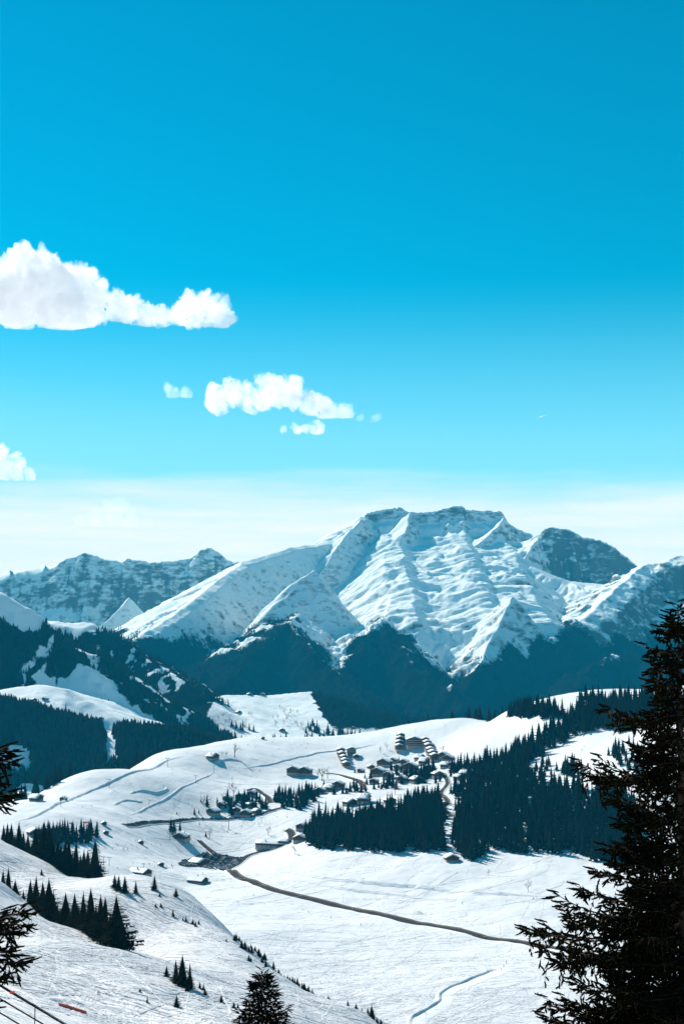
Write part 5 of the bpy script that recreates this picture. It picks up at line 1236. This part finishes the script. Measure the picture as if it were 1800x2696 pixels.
for u, v, lab in [(667,2358,'skier nearest the bend of the valley road'),(796,2397,'upper skier of the line crossing the valley floor'),(812,2402,'second skier of the line crossing the valley floor'),(871,2418,'third skier of the line crossing the valley floor'),(950,2437,'skier below the middle of the valley road'),(1093,2474,'skier well below the valley road'),(1186,2461,'skier just below the valley road on the right'),(1118,2669,'skier in the bend of the groomed path'),(1216,2380,'walker on the terrace line above the road'),(1332,2536,'upper of three skiers at the start of the groomed path'),(1325,2546,'middle of three skiers at the start of the groomed path'),(1318,2556,'lowest of three skiers at the start of the groomed path'),
                  (619,2296,'left of two walkers below the car park hall'),(624,2297,'right of two walkers below the car park hall'),(534,2300,'walker below the car park edge'),(1171,1913,'skier on the skyline piste above the hotel'),(1257,1894,'skier on the skyline piste near the square clump'),(717,1955,'dark figure below the skyline over the hamlet'),(728,2152,'skier on the piste below the small wood'),(683,2030,'skier on the piste left of the twin residence'),(217,2127,'red skier on the long left piste'),(786,2078,'walker near the small wood'),(1403,2368,'skier beside the thin bare tree')]:
    skier(u, v, lab, 'skiers singled out')
for k in range(90):
    zone = trng.choice([((352,2212),(402,2226)),((405,2270),(455,2284)),((470,2205),(520,2216)),((230,2060),(520,2160)),((230,2060),(520,2160)),((260,2215),(450,2245)),((300,2275),(470,2290)),((480,2165),(760,2190)),((1420,1935),(1560,1985)),((640,1955),(860,1975))])
    u = trng.uniform(zone[0][0], zone[1][0]); v = trng.uniform(zone[0][1], zone[1][1]); skier(u, v, 'tiny dark skier among the many on the pistes of the plateau', 'skiers on the pistes')
def lift_hut(u, v, label):
    p = hit(u, v, 900); chalet(p, 5, 4, 2.6, R_(20), label, 1, 0.2, snow=0.4, group='lift huts', name='lift_hut', cat='hut', windows=False)
for u, v, lab in [(275,2172,'small lift hut at the foot of the left piste'),(372,2222,'low lift hut among skiers on the valley floor'),(425,2280,'lift hut with queue beside the car park'),(280,2196,'snow dome hut right of the small left wood'),(692,1946,'tiny white hut on the skyline above the hamlet')]: lift_hut(u, v, lab)

def play_ring(u, v, w, label):
    p = hit(u, v, 900); R = w/2; V = []; F = []; n, m = 20, 8
    for i in range(n):
        a = 6.283*i/n
        for k in range(m):
            b_ = 6.283*k/m; rr = R*(1-0.12*(1-math.cos(b_))); V.append((rr*math.cos(a), rr*0.6*math.sin(a), 0.5+0.5*math.sin(b_)))
    for i in range(n):
        for k in range(m): F.append((i*m+k, ((i+1) % n)*m+k, ((i+1) % n)*m+(k+1) % m, i*m+(k+1) % m))
    link('inflatable_ring', mesh_np('inflatable_ring', V, F, [M_ORANGE], smooth=True), None, tuple(p), 0.4, label, 'ring', 'inflatable rings of the snow garden')
play_ring(226, 2166, 7, 'orange inflatable ring in the snow garden of the left piste'); play_ring(232, 2174, 4, 'smaller orange ring below the first one'); play_ring(187, 2168, 4, 'flat red ring left of the orange ring')

# ------------------------------------------------------------------ near the camera: barrier and rail
def barrier():
    a = hit(155, 2650, 230, 420); b_ = hit(228, 2672, 230, 420); root = link('snow_barrier', None, loc=tuple(a), label='red slatted safety barrier lying across the near piste', cat='barrier')
    d = b_-a; n = 11; L_ = np.linalg.norm(d[:2]); t = d/n
    for i in range(n):
        q0 = t*(i+0.06); q1 = t*(i+0.94); V = []
        nx = np.array([-d[1], d[0], 0])/L_*0.04
        for s in (-1, 1):
            for q in (q0, q1):
                for z in (0.12, 0.62):
                    x, y = (a+q)[:2]; V.append((q[0]+nx[0]*s, q[1]+nx[1]*s, gh(x, y)-a[2]+z))
        F = [(0, 2, 3, 1), (4, 5, 7, 6), (0, 1, 5, 4), (2, 6, 7, 3), (1, 3, 7, 5), (0, 4, 6, 2)]
        link('panel', mesh_np('panel', V, F, [M_ORANGE]), root)
    V, F = [], []; tube(V, F, [(0, 0, -0.3), (0, 0, 0.75)], [0.035, 0.03], 5, True); pm = mesh_np('post', V, np.array(F), [M_RED])
    for i in range(n+1):
        q = t*i; x, y = (a+q)[:2]; link('post', pm, root, (q[0], q[1], gh(x, y)-a[2]))
    V, F = [], []; pts = [t*i+np.array([0, 0, gh(*(a+t*i)[:2])-a[2]-t[2]*i+0.37]) for i in range(n+1)]; tube(V, F, pts, [0.05]*len(pts), 4); link('rope', mesh_np('rope', V, np.array(F), [M_PALE]), root)
barrier()
M_IRON = plain('black_iron', (0.012, 0.012, 0.013), 0.7, 0.2, 2.0, 0.1)
def wire_fence():
    Y = 34.0; root_p = at(92, 2700, Y); root = link('wire_fence', None, loc=(0, 0, 0), label='dark wire fence with thin post in the bottom left corner', cat='fence')
    def line(p0, p1, r, nm):
        A = at(*p0, Y); B = at(*p1, Y); d = B-A; V, F = [], []; tube(V, F, [A-d*0.9, A, B, B+d*0.9], [r]*4, 6, True); link(nm, mesh_np(nm, V, np.array(F), [M_IRON]), root)
    line((0,2595), (170,2697), 0.022, 'rail'); line((10,2597), (176,2696), 0.008, 'wire'); line((0,2629), (115,2697), 0.018, 'rail'); line((0,2666), (50,2696), 0.018, 'rail')
    for u in (-60, 93, 246):
        v = 2595+0.6*u; T = at(u, v, Y); g = gh(T[0], T[1]); V, F = [], []; tube(V, F, [(T[0], T[1], g-0.4), tuple(T+[0, 0, 0.05])], [0.014, 0.012], 6, True); link('post', mesh_np('post', V, np.array(F), [M_IRON]), root)
    A = at(33, 2612, Y); V, F = box_np(A[0]-0.05, A[0]+0.05, A[1]-0.03, A[1]+0.03, A[2]-0.025, A[2]+0.025); link('red_ribbon', mesh_np('red_ribbon', V, F, [M_ORANGE]), root)
wire_fence()

# ------------------------------------------------------------------ clouds
def gnoise3(p, seed):
    i = np.floor(p); f = p-i; u = f*f*(3-2*f); out = 0
    for dx in (0, 1):
        for dy in (0, 1):
            for dz in (0, 1):
                h = hash2(i[:, 0]+dx+57*(i[:, 2]+dz), i[:, 1]+dy+131*(i[:, 2]+dz), seed)/0x7fffffff*2-1
                out = out+h*(u[:, 0] if dx else 1-u[:, 0])*(u[:, 1] if dy else 1-u[:, 1])*(u[:, 2] if dz else 1-u[:, 2])
    return out
def cloud_mat(name, dens, size=1.0):
    """droplets thicken and thin out through the cloud"""
    m = bpy.data.materials.new(name); m.use_nodes = True; nt = m.node_tree; nt.nodes.clear(); L = nt.links.new
    out = N(nt, 'ShaderNodeOutputMaterial'); pv = N(nt, 'ShaderNodeVolumePrincipled'); pv.inputs['Color'].default_value = (1, 1, 1, 1); pv.inputs['Anisotropy'].default_value = 0.25
    geo = N(nt, 'ShaderNodeNewGeometry'); nz = N(nt, 'ShaderNodeTexNoise', inp={'Scale': 0.011/size, 'Detail': 3.0, 'Roughness': 0.55}); L(geo.outputs['Position'], nz.inputs['Vector'])
    mr = N(nt, 'ShaderNodeMapRange', inp={1: 0.33, 2: 0.60, 3: 0.0, 4: dens}); L(nz.outputs[0], mr.inputs[0]); L(mr.outputs[0], pv.inputs['Density'])
    L(pv.outputs[0], out.inputs['Volume']); return m
M_CLOUD = cloud_mat('cloud_droplets', 0.0095); M_THIN = cloud_mat('thin_cloud', 0.004); M_FAINT = cloud_mat('faint_cloud', 0.0012, 2.0)
def cloud(blobs, Y, base_v, label, seed, res, m=None):
    mb = bpy.data.metaballs.new('cloud_blobs'); mb.resolution = res; mb.render_resolution = res; mb.threshold = 0.25
    rng = random.Random(seed); sc_ = Y/FPX
    c = at(blobs[0][0], blobs[0][1], Y)
    for u, v, r in blobs:
        for k in range(3):
            e = mb.elements.new(); p = at(u+rng.uniform(-.5, .5)*r, v+rng.uniform(-.35, .35)*r, Y+rng.uniform(-0.7, 0.7)*r*sc_)-c
            e.co = p; e.radius = r*sc_*rng.uniform(0.95, 1.35)*1.25
    o = bpy.data.objects.new('cloud_blobs', mb); COL.objects.link(o); bpy.context.view_layer.update()
    dg = bpy.context.evaluated_depsgraph_get(); me = bpy.data.meshes.new_from_object(o.evaluated_get(dg)); bpy.data.objects.remove(o); bpy.data.metaballs.remove(mb)
    n = len(me.vertices); P = np.empty(n*3, np.float32); me.vertices.foreach_get('co', P); P = P.reshape(-1, 3).astype(float); Nn = np.empty(n*3, np.float32); me.vertices.foreach_get('normal', Nn); Nn = Nn.reshape(-1, 3)
    zb = at(blobs[0][0], base_v, Y)[2]-c[2]
    s0 = 42*sc_; d = np.zeros(n); a = 0.5*s0
    for k in range(5):
        q = np.abs(gnoise3(P/s0+k*7.3, seed+k)); d += a*(q*2.2-0.5); s0 *= 0.5; a *= 0.56
    low = np.clip((P[:, 2]-zb)/(45*sc_), 0, 1)
    P = P+Nn*(d*(0.3+0.7*low))[:, None]
    P[:, 2] = np.where(P[:, 2] < zb, zb+(P[:, 2]-zb)*0.25, P[:, 2])
    me.vertices.foreach_set('co', P.astype(np.float32).ravel()); me.materials.clear(); me.materials.append(m or M_CLOUD); me.update()
    print(label, n)
    return link('cloud', me, None, tuple(c), 0, label, 'cloud', 'clouds in the blue sky')
cloud([(20,775,62),(85,745,62),(140,735,50),(195,755,44),(245,780,42),(60,800,62),(150,808,58),(240,808,48),(300,805,34),(345,818,32),(385,830,28),(420,838,24),(-80,785,85),(-170,800,80)], 14000, 855, 'large white cumulus with grey heart at the left edge of the sky', 3, 15)
cloud([(420,843,12),(450,842,12),(480,828,22),(515,812,30),(555,822,28),(588,838,22),(500,848,16)], 14000, 862, 'white tail puff trailing right of the large cumulus', 5, 11)
cloud([(570,1052,15),(608,1042,24),(655,1048,24),(715,1042,28),(765,1044,26),(820,1066,25),(868,1082,22),(908,1092,16),(850,1098,15)], 14000, 1098, 'long white cloud above the left shoulder of the mountain', 7, 11)
cloud([(750,1130,8),(780,1132,11),(810,1130,12),(838,1134,10)], 14000, 1142, 'small flat scrap under the long white cloud', 9, 9, M_CLOUD)
cloud([(985,1097,11),(980,1104,8)], 14000, 1112, 'tiny puff right of the long white cloud', 11, 7, M_THIN); cloud([(945,1102,6)], 14000, 1110, 'tiniest wisp touching the right end of the long cloud', 12, 5, M_THIN)
cloud([(452,1038,10),(466,1034,10),(488,1038,7)], 14000, 1046, 'thin torn wisp left of the long white cloud', 13, 7, M_THIN)
cloud([(-40,1232,34),(5,1238,24),(40,1246,16),(78,1250,9)], 18000, 1264, 'low white cloud cut by the left edge above the horizon veil', 15, 16)
cloud([(215,1378,9),(255,1374,15),(300,1366,18),(345,1372,14),(390,1377,7)], 26000, 1384, 'faint low cloud in the pale veil over the left range', 17, 18, M_FAINT)
def contrail(a, b_, Y, r, label):
    A = at(*a, Y); B = at(*b_, Y); V, F = [], []; tube(V, F, [A+(B-A)*t for t in np.linspace(0, 1, 7)], [r*k for k in (0.3, 0.9, 1, 0.9, 0.7, 0.5, 0.15)], 8, True)
    link('contrail', mesh_np('contrail', V, np.array(F), [cloud_mat('ice_trail', 0.05, 0.3)]), None, (0, 0, 0), 0, label, 'contrail', 'aircraft trails')
contrail((1416,1099), (1440,1092), 30000, 11, 'short bright aircraft trail high on the right'); contrail((1168,1145), (1178,1134), 30000, 7, 'faint second aircraft trail left of the bright one')
# ------------------------------------------------------------------ the air
def build_haze():
    x0, x1, y0, y1, z0, z1 = -4200, 4200, -60, 10200, -700, 1080
    v = [(x, y, z) for x in (x0, x1) for y in (y0, y1) for z in (z0, z1)]
    f = [(0, 1, 3, 2), (4, 6, 7, 5), (0, 4, 5, 1), (2, 3, 7, 6), (0, 2, 6, 4), (1, 5, 7, 3)]
    m = bpy.data.materials.new('mountain_air'); m.use_nodes = True; nt = m.node_tree; nt.nodes.clear()
    out = N(nt, 'ShaderNodeOutputMaterial'); pv = N(nt, 'ShaderNodeVolumePrincipled')
    pv.inputs['Color'].default_value = (0.02, 0.60, 1.0, 1); pv.inputs['Density'].default_value = 2.8e-5; pv.inputs['Absorption Color'].default_value = (0.0, 0.7, 1.0, 1)
    pv.inputs['Anisotropy'].default_value = 0.0
    nt.links.new(pv.outputs[0], out.inputs['Volume'])
    link('haze', mesh_np('haze', v, f, [m]), kind='stuff', label='pale blue mountain air between the valley and the range')
build_haze()
